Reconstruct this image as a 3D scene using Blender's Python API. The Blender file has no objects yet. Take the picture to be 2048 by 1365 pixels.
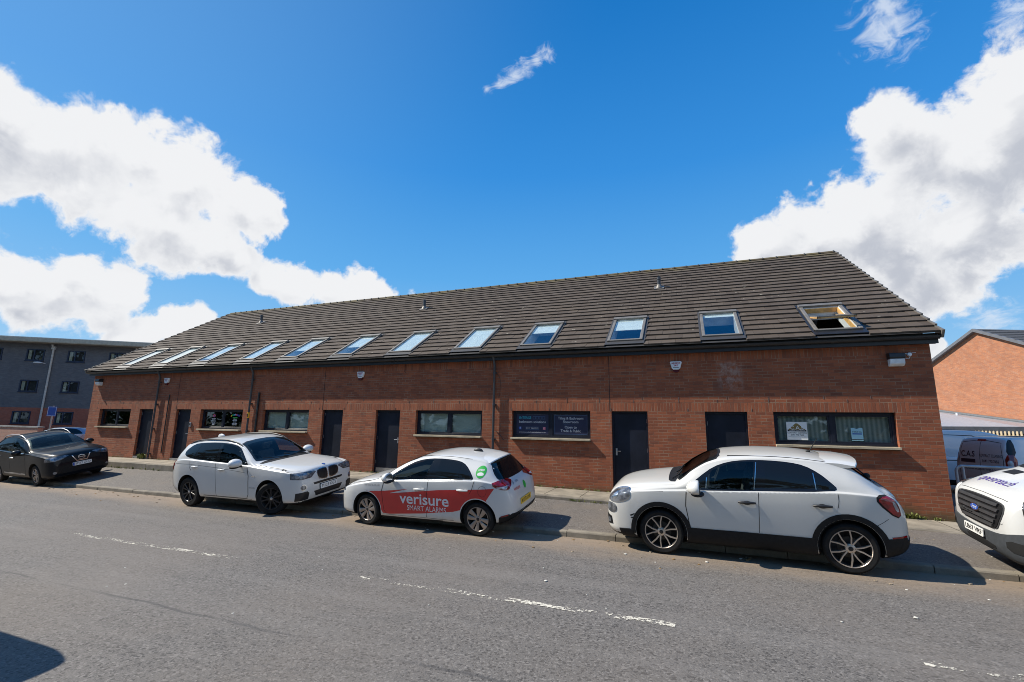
import bpy, bmesh, math, random
from mathutils import Vector, Matrix, geometry
from mathutils.bvhtree import BVHTree
R_ = math.radians
random.seed(7)
SC = bpy.context.scene
COL = SC.collection

# ------------------------------------------------------------------ camera, light, exposure
cam_d = bpy.data.cameras.new('camera'); cam = bpy.data.objects.new('camera', cam_d); COL.objects.link(cam)
cam_d.sensor_width = 36.0; cam_d.lens = 918.15/2048*36.0; cam_d.clip_start = .05; cam_d.clip_end = 2000
F_ = Vector((-0.36277, 0.91453, 0.17900)); X_ = Vector((0.93049, 0.36596, 0.01603)); U_ = X_.cross(F_)
CAM = Vector((0, -12.541, 1.706))
cam.matrix_world = Matrix(((X_.x, U_.x, -F_.x, CAM.x), (X_.y, U_.y, -F_.y, CAM.y), (X_.z, U_.z, -F_.z, CAM.z), (0, 0, 0, 1)))
SC.camera = cam; SC.cycles.filter_width = .95
SC.view_settings.view_transform = 'Standard'; SC.view_settings.look = 'None'
SC.view_settings.exposure = 0.38; SC.view_settings.gamma = 1
SUN = Vector((4.1, 1.0, -4.45)).normalized()          # travel direction
sl = bpy.data.lights.new('sun', 'SUN'); sl.energy = 5.0; sl.angle = R_(.53); sl.color = (1, .93, .81)
so = bpy.data.objects.new('sun', sl); COL.objects.link(so); so.rotation_euler = SUN.to_track_quat('-Z', 'Y').to_euler()
so.location = (-20, -10, 30)

SKYS = .075; SKYK = 1/(SKYS*2**SC.view_settings.exposure)
def build_world():
    w = bpy.data.worlds.new('World'); SC.world = w; w.use_nodes = True
    nt = w.node_tree; N = nt.nodes; L = nt.links; N.clear()
    w.cycles.sampling_method = 'MANUAL'; w.cycles.sample_map_resolution = 512
    def nd(t, **k):
        n = N.new(t)
        for a, b in k.items(): setattr(n, a, b)
        return n
    def setin(n, i, v):
        if isinstance(v, bpy.types.NodeSocket): L.new(v, n.inputs[i])
        elif v is not None: n.inputs[i].default_value = v
    def M(op, a, b=None, c=None, clamp=False):
        n = nd('ShaderNodeMath', operation=op, use_clamp=clamp)
        setin(n, 0, a); setin(n, 1, b); setin(n, 2, c); return n.outputs[0]
    def V(op, a, b=None):
        n = nd('ShaderNodeVectorMath', operation=op); setin(n, 0, a); setin(n, 1, b)
        return n.outputs['Value'] if op in ('LENGTH', 'DOT_PRODUCT', 'DISTANCE') else n.outputs[0]
    def sstep(x, a, b):
        n = nd('ShaderNodeMapRange', interpolation_type='SMOOTHSTEP'); setin(n, 0, x); setin(n, 1, a); setin(n, 2, b); return n.outputs[0]
    def mixc(f, a, b):
        n = nd('ShaderNodeMix', data_type='RGBA'); setin(n, 0, f); setin(n, 6, a); setin(n, 7, b); return n.outputs[2]
    sky = nd('ShaderNodeTexSky', sky_type='NISHITA', sun_disc=False)
    sky.sun_elevation = R_(46.5); sky.sun_rotation = math.atan2(-4.1, -1.0); sky.air_density = 1.0; sky.dust_density = .6; sky.ozone_density = 2.2
    hs = nd('ShaderNodeHueSaturation'); hs.inputs['Saturation'].default_value = 1.5; hs.inputs['Value'].default_value = 1.0; hs.inputs['Hue'].default_value=.497
    L.new(sky.outputs[0], hs.inputs['Color'])
    D = nd('ShaderNodeTexCoord').outputs['Generated']
    blobs = [(-0.87,0.271,0.412,0.059),(-0.865,0.315,0.392,0.067),(-0.839,0.361,0.406,0.069),(-0.811,0.413,0.414,0.071),(-0.783,0.467,0.411,0.072),(-0.767,0.513,0.385,0.068),(-0.743,0.556,0.372,0.057),(-0.866,0.357,0.351,0.058),(-0.846,0.416,0.334,0.063),(-0.816,0.476,0.329,0.069),(-0.787,0.528,0.318,0.064),(-0.832,0.476,0.286,0.051),(-0.77,0.567,0.292,0.048),(-0.74,0.616,0.27,0.045),(-0.709,0.654,0.264,0.047),(-0.671,0.693,0.263,0.049),(-0.628,0.732,0.265,0.05),(-0.594,0.76,0.264,0.032),(-0.88,0.309,0.36,0.06),(-0.718,0.588,0.372,0.025),(-0.922,0.335,0.194,0.058),(-0.907,0.376,0.189,0.057),(-0.887,0.416,0.198,0.053),(-0.868,0.444,0.222,0.039),(-0.894,0.389,0.224,0.041),(-0.921,0.358,0.154,0.035),(-0.888,0.428,0.168,0.035),(-0.863,0.482,0.15,0.035),(-0.841,0.515,0.165,0.037),(-0.823,0.541,0.174,0.029),(-0.88,0.456,0.134,0.031),(0.409,0.826,0.388,0.122),(0.348,0.843,0.41,0.082),(0.208,0.922,0.327,0.096),(0.138,0.934,0.331,0.061),(0.264,0.897,0.355,0.085),(0.297,0.898,0.324,0.099),(0.383,0.876,0.294,0.103),(0.439,0.768,0.467,0.064),(0.423,0.791,0.442,0.08),(0.339,0.908,0.248,0.079),(0.398,0.889,0.227,0.036),(0.298,0.821,0.486,0.046),(0.323,0.832,0.452,0.06),(0.363,0.923,0.129,0.019),(.93,.2,.3,.28),(.85,-.35,.4,.25),(.4,-.85,.35,.2)]  # closing entries are unseen clouds, added out of frame as neutral fill light
    wisps = [(0.299,0.752,0.588,0.043),(0.285,0.737,0.613,0.037),(0.421,0.725,0.545,0.031),(-.337,.698,.633,.017),(-.311,.701,.642,.019),(-.286,.703,.65,.021),(-.262,.705,.659,.023),(-.237,.706,.668,.02),(-.215,.707,.674,.016),(-0.548,0.791,0.272,0.012),(0.431,0.887,0.165,0.037)]
    n1 = nd('ShaderNodeTexNoise'); n1.inputs['Scale'].default_value = 13; n1.inputs['Detail'].default_value = 10; n1.inputs['Roughness'].default_value = .58; n1.inputs['Distortion'].default_value = .35
    L.new(D, n1.inputs['Vector'])
    off = V('ADD', D, (-.018, -.004, .035))
    n2 = nd('ShaderNodeTexNoise'); n2.inputs['Scale'].default_value = 13; n2.inputs['Detail'].default_value = 6; n2.inputs['Roughness'].default_value = .55; n2.inputs['Distortion'].default_value = .35
    L.new(off, n2.inputs['Vector'])
    # warp the direction a little so blobs are not round
    wn = nd('ShaderNodeTexNoise'); wn.inputs['Scale'].default_value = 14; wn.inputs['Detail'].default_value = 4; L.new(D, wn.inputs['Vector'])
    warp = V('ADD', D, V('MULTIPLY', V('SUBTRACT', wn.outputs['Color'], (.5, .5, .5)), (.05, .05, .05)))
    def field(vec, bl):
        f = None
        for x, y, z, r in bl:
            q = M('MULTIPLY_ADD', V('DISTANCE', vec, (x, y, z)), -1.0/r, 1.0)
            f = q if f is None else M('SMOOTH_MAX', f, q, .25)
        return f
    f1 = field(warp, blobs); f2 = field(V('ADD', warp, (-.018, -.004, .055)), blobs)
    nf = nd('ShaderNodeTexNoise'); nf.inputs['Scale'].default_value = 38; nf.inputs['Detail'].default_value = 8; nf.inputs['Roughness'].default_value = .62; L.new(warp, nf.inputs['Vector'])
    fine = M('MULTIPLY', M('SUBTRACT', nf.outputs[0], .5), .8)
    d1 = M('ADD', fine, M('MULTIPLY_ADD', M('SUBTRACT', n1.outputs[0], .5), 1.7, M('ADD', f1, .06)))
    d2 = M('MULTIPLY_ADD', M('SUBTRACT', n2.outputs[0], .5), 1.7, M('ADD', f2, .06))
    alpha = sstep(d1, -.05, .32)
    soft = nd('ShaderNodeTexNoise'); soft.inputs['Scale'].default_value = 7; soft.inputs['Detail'].default_value = 5; L.new(D, soft.inputs['Vector'])
    shade = M('ADD', M('SUBTRACT', d2, M('MULTIPLY', d1, .55)), M('MULTIPLY', M('SUBTRACT', soft.outputs[0], .5), 1.3))
    dark = sstep(shade, -.25, .5)
    dark = M('MULTIPLY', dark, sstep(d1, .15, .9))
    ccol = mixc(dark, (.88*SKYK, .89*SKYK, .91*SKYK, 1), (.53*SKYK, .56*SKYK, .63*SKYK, 1))
    n3 = nd('ShaderNodeTexNoise'); n3.inputs['Scale'].default_value = 30; n3.inputs['Detail'].default_value = 9; n3.inputs['Roughness'].default_value = .65; n3.inputs['Distortion'].default_value = 1.2
    L.new(V('MULTIPLY', D, (.8, 1, 1.5)), n3.inputs['Vector'])
    w1 = M('MULTIPLY_ADD', M('SUBTRACT', n3.outputs[0], .5), 3.0, field(warp, wisps))
    wa = M('MULTIPLY', sstep(w1, -.1, 1.2), .75)
    # milky brightening of the sky towards the sun side and the horizon
    haze = M('MULTIPLY', sstep(V('DOT_PRODUCT', D, (-.67, -.163, .724)), .45, 1.15), .32)
    sz = nd('ShaderNodeSeparateXYZ'); L.new(D, sz.inputs[0])
    cr = nd('ShaderNodeValToRGB'); L.new(sz.outputs[2], cr.inputs[0]); e = cr.color_ramp.elements
    e[0].position = .0; e[0].color = (.55, .74, .92, 1); e[1].position = .75; e[1].color = (.012, .185, .58, 1)
    for p_, c_ in ((.14, (.28, .57, .90, 1)), (.30, (.125, .435, .87, 1)), (.50, (.046, .295, .77, 1))): q = e.new(p_); q.color = c_
    gr = V('MULTIPLY', cr.outputs[0], (SKYK, SKYK, SKYK))
    skyb = mixc(.9, hs.outputs[0], gr)
    skyc = mixc(haze, skyb, (.36*SKYK, .66*SKYK, .97*SKYK, 1))
    c = mixc(wa, skyc, (.75*SKYK, .82*SKYK, .92*SKYK, 1))
    c = mixc(alpha, c, ccol)
    bg = nd('ShaderNodeBackground'); bg.inputs['Strength'].default_value = SKYS; L.new(c, bg.inputs['Color'])
    out = nd('ShaderNodeOutputWorld'); L.new(bg.outputs[0], out.inputs['Surface'])
build_world()

# ------------------------------------------------------------------ materials
class G:
    """tiny node-graph helper"""
    def __init__(s, name):
        s.m = bpy.data.materials.new(name); s.m.use_nodes = True
        s.nt = s.m.node_tree; s.b = s.nt.nodes['Principled BSDF']; s.out = s.nt.nodes['Material Output']
    def n(s, t, ins=None, **k):
        n = s.nt.nodes.new(t)
        for a, b in k.items(): setattr(n, a, b)
        for a, v in (ins or {}).items(): s.set(n, a, v)
        return n
    def set(s, n, i, v):
        if isinstance(v, bpy.types.NodeSocket): s.nt.links.new(v, n.inputs[i])
        else:
            if isinstance(v, tuple) and len(v) == 3 and n.inputs[i].type == 'RGBA': v = v+(1,)
            n.inputs[i].default_value = v
    def p(s, **k):
        for a, v in k.items(): s.set(s.b, a.replace('_', ' '), v)
        return s
    def co(s, kind='Object'): return s.n('ShaderNodeTexCoord').outputs[kind]
    def noise(s, vec, scale, detail=4, rough=.55, dist=0):
        return s.n('ShaderNodeTexNoise', {'Vector': vec, 'Scale': scale, 'Detail': detail, 'Roughness': rough, 'Distortion': dist}).outputs[0]
    def ramp(s, f, a, b, interp='SMOOTHSTEP'):
        return s.n('ShaderNodeMapRange', {0: f, 1: a, 2: b}, interpolation_type=interp).outputs[0]
    def mix(s, f, a, b, mode='MIX'):
        return s.n('ShaderNodeMix', {0: f, 6: a, 7: b}, data_type='RGBA', blend_type=mode).outputs[2]
    def math(s, op, a, b=0.0, clamp=False): return s.n('ShaderNodeMath', {0: a, 1: b}, operation=op, use_clamp=clamp).outputs[0]
    def mapv(s, vec, scale=(1, 1, 1), loc=(0, 0, 0)): return s.n('ShaderNodeMapping', {'Vector': vec, 'Scale': scale, 'Location': loc}).outputs[0]
    def xyz(s, vec): return s.n('ShaderNodeSeparateXYZ', {0: vec}).outputs
    def bump(s, h, strength=.3, dist=.01): s.set(s.b, 'Normal', s.n('ShaderNodeBump', {'Height': h, 'Strength': strength, 'Distance': dist}).outputs[0]); return s

MATS = {}
def simple(name, col, rough=.5, metal=0.0, var=.12, scale=6.0, coat=0.0, bump=0.0, spec=None):
    if name in MATS: return MATS[name]
    g = G(name); c = g.co()
    n = g.noise(c, scale, 5)
    dk = tuple(max(0, x*(1-var)) for x in col); lt = tuple(min(1, x*(1+var)) for x in col)
    g.p(Base_Color=g.mix(g.ramp(n, .3, .7), dk, lt), Roughness=rough, Metallic=metal)
    if coat: g.p(Coat_Weight=coat, Coat_Roughness=.03)
    if spec is not None: g.p(Specular_IOR_Level=spec)
    if bump: g.bump(g.noise(c, scale*12, 3), bump, .004)
    MATS[name] = g.m; return g.m

def brick_mat(name, soldier=False, c1=(.37, .108, .045), c2=(.225, .066, .031), mort=(.30, .195, .125), moss=True, msize=.007):
    g = G(name); uv = g.n('ShaderNodeUVMap').outputs[0]; ob = g.co('Object')
    b = g.n('ShaderNodeTexBrick', {'Vector': uv, 'Scale': 1.0, 'Mortar Size': msize, 'Mortar Smooth': .15, 'Bias': .0,
            'Brick Width': .225, 'Row Height': .075, 'Color1': c1, 'Color2': c2, 'Mortar': mort}, offset=0.0 if soldier else .5)
    big = g.noise(ob, .9, 5, .6); fine = g.noise(ob, 60, 4, .6)
    col = g.mix(g.ramp(big, .25, .75), b.outputs[0], g.mix(.35, b.outputs[0], tuple(x*.6 for x in c2)))
    col = g.mix(g.math('MULTIPLY', g.ramp(fine, .45, .75), .3), col, tuple(min(.8, x*1.25) for x in c1))
    # mortar recessed and smeared red in places
    sm = g.noise(ob, 3.1, 4)
    col = g.mix(g.math('MULTIPLY', g.math('MULTIPLY', b.outputs[1], g.ramp(sm, .38, .62)), .8), col, tuple(x*.85 for x in c2))
    if moss:
        z = g.xyz(ob)[2]
        mk = g.math('MULTIPLY', g.ramp(g.math('ADD', z, g.math('MULTIPLY', g.noise(ob, 2.6, 5), .55)), .52, .12), .85)
        col = g.mix(mk, col, (.075, .072, .03))
        dk = g.math('MULTIPLY', g.ramp(g.noise(g.mapv(ob, (2.2, 1, .18)), 1.0, 6, .7), .55, .78), .3)
        col = g.mix(dk, col, (.085, .042, .03))
        X_q, Y_q, Z_q = g.xyz(ob)
        bx_ = g.math('MULTIPLY', g.math('MULTIPLY', g.ramp(X_q, .5, .7), g.ramp(X_q, 1.25, .95)), g.math('MULTIPLY', g.ramp(Z_q, 2.5, 2.8), g.ramp(Z_q, 3.4, 3.25)))
        col = g.mix(g.math('MULTIPLY', bx_, g.math('MULTIPLY', g.ramp(g.noise(ob, 6, 6, .7), .42, .62), .5)), col, (.44, .35, .30))
        odd = g.n('ShaderNodeTexWhiteNoise', {0: g.n('ShaderNodeVectorMath', {0: g.n('ShaderNodeVectorMath', {0: uv, 1: (1/.225, 1/.075, 1)}, operation='MULTIPLY').outputs[0]}, operation='FLOOR').outputs[0]}).outputs[0]
        col = g.mix(g.math('MULTIPLY', g.ramp(odd, .95, .97, 'LINEAR'), .4), col, (.10, .045, .032))
        eff = g.math('MULTIPLY', g.ramp(g.noise(g.mapv(ob, (1.0, 1, .35)), 1.3, 6, .65), .62, .78), .35)
        col = g.mix(eff, col, (.40, .30, .25))
    g.p(Base_Color=col, Roughness=.88)
    h = g.math('SUBTRACT', g.math('MULTIPLY', fine, .35), b.outputs[1])
    g.bump(h, .55, .006)
    MATS[name] = g.m; return g.m

BRICK = brick_mat('brick_running'); SOLD = brick_mat('brick_soldier', True)
BRICK_OR = brick_mat('brick_orange', False, (.50, .20, .095), (.36, .15, .085), (.42, .30, .22), False)
BRICK_GREY = brick_mat('brick_grey', False, (.165, .17, .18), (.125, .128, .14), (.12, .12, .13), False, .005)
BRICK_RED2 = brick_mat('brick_deep_red', False, (.40, .13, .08), (.31, .10, .065), (.3, .2, .15), False, .005)

def asphalt(name, base, dirt=None, road=True):
    g = G(name); o = g.co('Object'); x, y, z = g.xyz(o)
    n1 = g.noise(o, 75, 3, .7); n2 = g.noise(o, 24, 4, .65); n3 = g.noise(o, .35, 5, .6)
    v = g.n('ShaderNodeTexVoronoi', {'Vector': o, 'Scale': 50.0}).outputs
    chips = g.n('ShaderNodeSeparateColor', {0: v['Color']}).outputs[0]
    col = g.mix(g.ramp(n1, .33, .68), tuple(c*.72 for c in base), tuple(c*1.2 for c in base))
    col = g.mix(g.math('MULTIPLY', g.ramp(chips, .80, .92), .45), col, tuple(min(1, c*2.0) for c in base))
    col = g.mix(g.math('MULTIPLY', g.ramp(chips, .20, .07), .7), col, tuple(c*.25 for c in base))
    n4 = g.noise(o, 34, 2, .5); col = g.mix(g.math('MULTIPLY', g.math('MULTIPLY', g.ramp(n2, .52, .68), g.ramp(n4, .5, .6)), .75), col, tuple(c*.25 for c in base))
    col = g.mix(g.math('MULTIPLY', g.ramp(n3, .3, .7), .4), col, (base[0]*1.25, base[1]*1.15, base[2]*1.05))
    if road:
        # wheel tracks polished a little, streaks along the street
        st = g.noise(g.mapv(o, (.08, 1.2, 1)), 1.6, 5, .6)
        col = g.mix(g.math('MULTIPLY', g.ramp(st, .45, .7), .28), col, tuple(c*1.5 for c in base))
        # tan grit washed against the kerb
        ky = g.math('ADD', y, g.math('MULTIPLY', x, .024))
        e = g.math('ADD', ky, g.math('MULTIPLY', g.noise(g.mapv(o, (.5, 1, 1)), 1.7, 6, .6), 1.1))
        col = g.mix(g.math('MULTIPLY', g.ramp(e, -4.55, -3.35), .8), col, (.27, .205, .145))
        # sealed joint running along the road
        wob = g.math('ADD', y, g.math('MULTIPLY', g.math('SUBTRACT', g.noise(g.mapv(o, (1, 0, 0)), .9, 5), .5), .22))
        jd = g.math('ABSOLUTE', g.math('ADD', wob, 8.74))
        jm = g.math('MULTIPLY', g.ramp(jd, .034, .008), g.ramp(g.noise(o, .45, 4), .40, .56))
        col = g.mix(g.math('MULTIPLY', jm, .5), col, (.035, .035, .037))
        blot = g.math('MULTIPLY', g.ramp(g.noise(g.mapv(o, (.5, 1.3, 1)), .55, 7, .72), .56, .72), .16)
        col = g.mix(blot, col, tuple(c*.42 for c in base))
        oil = g.math('MULTIPLY', g.ramp(g.noise(o, .9, 3, .4), .68, .78), .15)
        col = g.mix(oil, col, (.035, .033, .031))
        # broad repair edge, faint
        cr = g.noise(g.mapv(o, (.4, 1, 1)), .8, 8, .7)
        col = g.mix(g.math('MULTIPLY', g.ramp(g.math('ABSOLUTE', g.math('SUBTRACT', cr, .5)), .006, .001), .35), col, (.05, .05, .05))
    if dirt:
        col = g.mix(g.math('MULTIPLY', g.ramp(g.noise(o, 1.4, 6, .65), .5, .72), .5), col, dirt)
        col = g.mix(g.ramp(g.noise(o, 45, 2, .5), .71, .76), col, (.5, .46, .4))
    g.p(Base_Color=col, Roughness=g.ramp(n1, .2, .9), Specular_IOR_Level=.35)
    g.b.inputs['Roughness'].default_value = .8
    g.set(g.b, 'Roughness', g.n('ShaderNodeMapRange', {0: n1, 3: .62, 4: .9}).outputs[0])
    g.bump(g.math('ADD', n1, g.math('MULTIPLY', chips, .8)), .7, .007)
    MATS[name] = g.m; return g.m
ROAD = asphalt('road_asphalt', (.140, .129, .118))
FOOT = asphalt('footway_asphalt', (.140, .126, .112), (.17, .14, .11), False)

def concrete(name, base, joints=None):
    g = G(name); o = g.co('Object')
    n = g.noise(o, 2.2, 7, .65); f = g.noise(o, 70, 3, .6)
    col = g.mix(g.ramp(n, .3, .72), tuple(c*.62 for c in base), tuple(c*1.12 for c in base))
    col = g.mix(g.math('MULTIPLY', g.ramp(f, .5, .75), .4), col, tuple(c*.5 for c in base))
    h = f
    if joints:
        b = g.n('ShaderNodeTexBrick', {'Vector': o, 'Scale': 1.0, 'Mortar Size': .012, 'Brick Width': joints[0], 'Row Height': joints[1], 'Color1': (1, 1, 1), 'Color2': (.8, .8, .8), 'Mortar': (.18, .17, .13)}, offset=0.0)
        col = g.mix(1.0, col, b.outputs[0], 'MULTIPLY')
    g.p(Base_Color=col, Roughness=.9); g.bump(f, .4, .004)
    MATS[name] = g.m; return g.m
SLAB = concrete('pavement_slab', (.34, .295, .225), (.9, 8.0))
KERB = concrete('kerb_concrete', (.235, .205, .16))
STONE = concrete('sill_stone', (.50, .42, .29))
CONC = concrete('grey_concrete', (.32, .31, .29))

def tile_mat():
    g = G('roof_tile'); o = g.co('Object')
    a = g.n('ShaderNodeAttribute', attribute_name='rnd').outputs['Fac']
    n = g.noise(o, .6, 6, .65); f = g.noise(o, 40, 4, .65)
    col = g.mix(a, (.064, .048, .037), (.098, .077, .060))
    col = g.mix(g.math('MULTIPLY', g.ramp(n, .4, .7), .45), col, (.105, .078, .055))
    col = g.mix(g.math('MULTIPLY', g.ramp(f, .5, .8), .4), col, (.055, .05, .045))
    li = g.math('MULTIPLY', g.ramp(g.noise(o, 7.5, 3, .5), .70, .74), .8)
    col = g.mix(li, col, (.36, .33, .26))
    y = g.xyz(o)[1]
    ms = g.math('MULTIPLY', g.ramp(g.math('ADD', y, g.math('MULTIPLY', g.noise(o, 1.5, 5), 2.2)), 6.9, 7.5), .6)
    col = g.mix(ms, col, (.16, .13, .055))
    g.p(Base_Color=col, Roughness=.82, Specular_IOR_Level=.3); g.bump(f, .35, .004)
    return g.m
TILE = tile_mat()
def glass_mat(name, tint=(.80, .85, .85), ior=1.6):
    g = G(name); N = g.nt.nodes
    tr = g.n('ShaderNodeBsdfTransparent', {'Color': tint}); gl = g.n('ShaderNodeBsdfGlossy', {'Color': (.95, .97, 1), 'Roughness': .015})
    wv = g.n('ShaderNodeBump', {'Height': g.noise(g.co(), 1.3, 2), 'Strength': .06, 'Distance': .02})
    g.nt.links.new(wv.outputs[0], gl.inputs['Normal'])
    fc = g.n('ShaderNodeLayerWeight', {'Blend': .5}).outputs['Facing']; r0 = ((ior-1)/(ior+1))**2
    fr = g.math('ADD', g.math('MULTIPLY', g.math('POWER', fc, 5.0), 1-r0), r0)
    mx = g.n('ShaderNodeMixShader', {0: fr, 1: tr.outputs[0], 2: gl.outputs[0]})
    g.nt.links.new(mx.outputs[0], g.out.inputs['Surface']); MATS[name] = g.m; return g.m
GLASS = glass_mat('window_glass')
ROOFGLASS = glass_mat('roof_window_glass', (.86, .9, .9), 1.7)
def door_mat():
    g = G('navy_door_scuffed'); o = g.co(); x, y, z = g.xyz(o)
    n = g.noise(o, 2.2, 5); col = g.mix(g.ramp(n, .3, .7), (.010, .012, .020), (.016, .019, .030))
    m = g.math('MULTIPLY', g.math('MULTIPLY', g.ramp(x, .38, .5), g.ramp(x, 1.08, .98)), g.math('MULTIPLY', g.ramp(z, 1.45, 1.6), g.ramp(z, 2.0, 1.9)))
    col = g.mix(g.math('MULTIPLY', m, g.math('MULTIPLY', g.ramp(g.noise(g.mapv(o, (1, 1, .6)), 5, 7, .75), .42, .66), .35)), col, (.16, .17, .19))
    dst = g.math('MULTIPLY', g.ramp(g.math('ADD', z, g.math('MULTIPLY', g.noise(o, 6, 5), .5)), .75, .2), .3); col = g.mix(dst, col, (.09, .08, .065))
    g.p(Base_Color=col, Roughness=.5, Specular_IOR_Level=.22); return g.m
DOORM = door_mat()
FRAME = simple('navy_frame', (.012, .015, .026), .42, spec=.3)
DOORM = simple('navy_door', (.013, .016, .026), .5, spec=.22, var=.25, scale=2.2)
GUT = simple('black_plastic', (.016, .016, .018), .4)
PIPE = simple('grey_black_pipe', (.05, .052, .058), .42)
ZINC = simple('grey_flashing', (.19, .175, .155), .55, .3)
LEADM = simple('dark_flashing', (.045, .043, .042), .55)
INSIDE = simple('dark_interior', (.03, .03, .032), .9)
WHITEP = simple('white_plastic', (.74, .75, .76), .4)
PINE = simple('varnished_pine', (.62, .36, .13), .45, var=.25, scale=9)
PLATEW = simple('plate_white', (.78, .78, .75), .35, var=.03)
PLATEY = simple('plate_yellow', (.80, .50, .02), .35, var=.03)
BLACK = simple('black_ink', (.012, .012, .013), .45)
TRIM = simple('black_trim', (.011, .011, .012), .6, var=.2, scale=20, bump=.1, spec=.3)
GAP = simple('gap_shadow_rubber', (.01, .01, .01), .8)
TYRE = simple('tyre_rubber', (.013, .013, .013), .8, var=.3, scale=14, bump=.2, spec=.25)
CHROME = simple('chrome', (.66, .66, .66), .24, 1.0, var=.04)
SILVER = simple('silver_metal', (.42, .42, .43), .35, .8)
ALLOY = simple('grey_alloy', (.33, .29, .265), .32, .75)
ALLOYL = simple('bright_alloy', (.58, .52, .46), .3, .8)
BALLOY = simple('black_alloy', (.016, .016, .018), .3)
RED = simple('red_vinyl', (.60, .018, .02), .32, var=.05, coat=.5)
WHITEV = simple('white_vinyl', (.80, .80, .80), .4, var=.02)
GREEN = simple('green_vinyl', (.03, .42, .06), .4, var=.05)
PURPLE = simple('purple_vinyl', (.07, .03, .26), .4, var=.05)
GREYV = simple('grey_vinyl', (.30, .30, .31), .45, var=.04)
BLUE = simple('blue_enamel', (.03, .09, .38), .35, var=.08)
NAVYV = simple('navy_vinyl', (.014, .017, .05), .45, var=.06)
CYAN = simple('cyan_vinyl', (.03, .42, .55), .45, var=.05)
PINK = simple('pink_vinyl', (.62, .12, .18), .45, var=.06)
YELLOW = simple('yellow_tag', (.78, .42, .015), .5, var=.06)
def paint(name, col, rough=.32, metal=0.0, dirt=True):
    g = G(name); o = g.co()
    c = g.mix(g.ramp(g.noise(o, 1.1, 4), .3, .7), tuple(x*.96 for x in col), col)
    if dirt:
        z = g.xyz(o)[2]
        m = g.math('MULTIPLY', g.ramp(g.math('ADD', z, g.math('MULTIPLY', g.noise(o, 5, 6, .65), .5)), .62, .3), .5)
        c = g.mix(m, c, (.30, .25, .19))
    c = g.mix(g.n('ShaderNodeNewGeometry').outputs['Backfacing'], c, (.05, .05, .052))   # bare inside of the shell
    g.p(Base_Color=c, Roughness=rough, Metallic=metal, Coat_Weight=1.0, Coat_Roughness=.025); MATS[name] = g.m
    if max(col) < .1: g.p(Specular_IOR_Level=.08, Coat_Weight=.42)
    return g.m
PWHITE = paint('white_paint', (.68, .68, .66)); PWHITE2 = paint('white_paint_warm', (.68, .665, .62)); PBLACK = paint('black_metallic_paint', (.007, .009, .013), .35, .0, False)
PSILV = paint('silver_blue_paint', (.30, .36, .46), .3, .5); PVAN = paint('van_white', (.80, .80, .82), .4)
def car_glass(name, col, ior=1.5):
    g = G(name); g.p(Base_Color=col, Roughness=.02, IOR=ior, Specular_IOR_Level=.45); MATS[name] = g.m; return g.m
CGLASS = car_glass('tinted_glass', (.008, .009, .010)); CSCREEN = car_glass('screen_glass', (.010, .018, .022))
CLEARG = glass_mat('clear_car_glass', (.62, .72, .70), 1.5); SIDEG = glass_mat('side_car_glass', (.38, .44, .43), 1.5)
def lens(name, col, rough=.06):
    g = G(name); o = g.co(); n = g.noise(o, 9, 2); 
    g.p(Base_Color=g.mix(g.ramp(n, .42, .6), tuple(c*.45 for c in col), col), Roughness=rough, Metallic=.1, Coat_Weight=1.0, Coat_Roughness=.02); MATS[name] = g.m; return g.m
HEADL = lens('headlight_lens', (.20, .21, .23), .04); TAILL = lens('tail_lens', (.42, .008, .012), .12); GLOSSB = simple('gloss_black', (.008, .008, .009), .1, var=.02); TAILC = lens('clear_lens', (.75, .7, .7))

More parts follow.
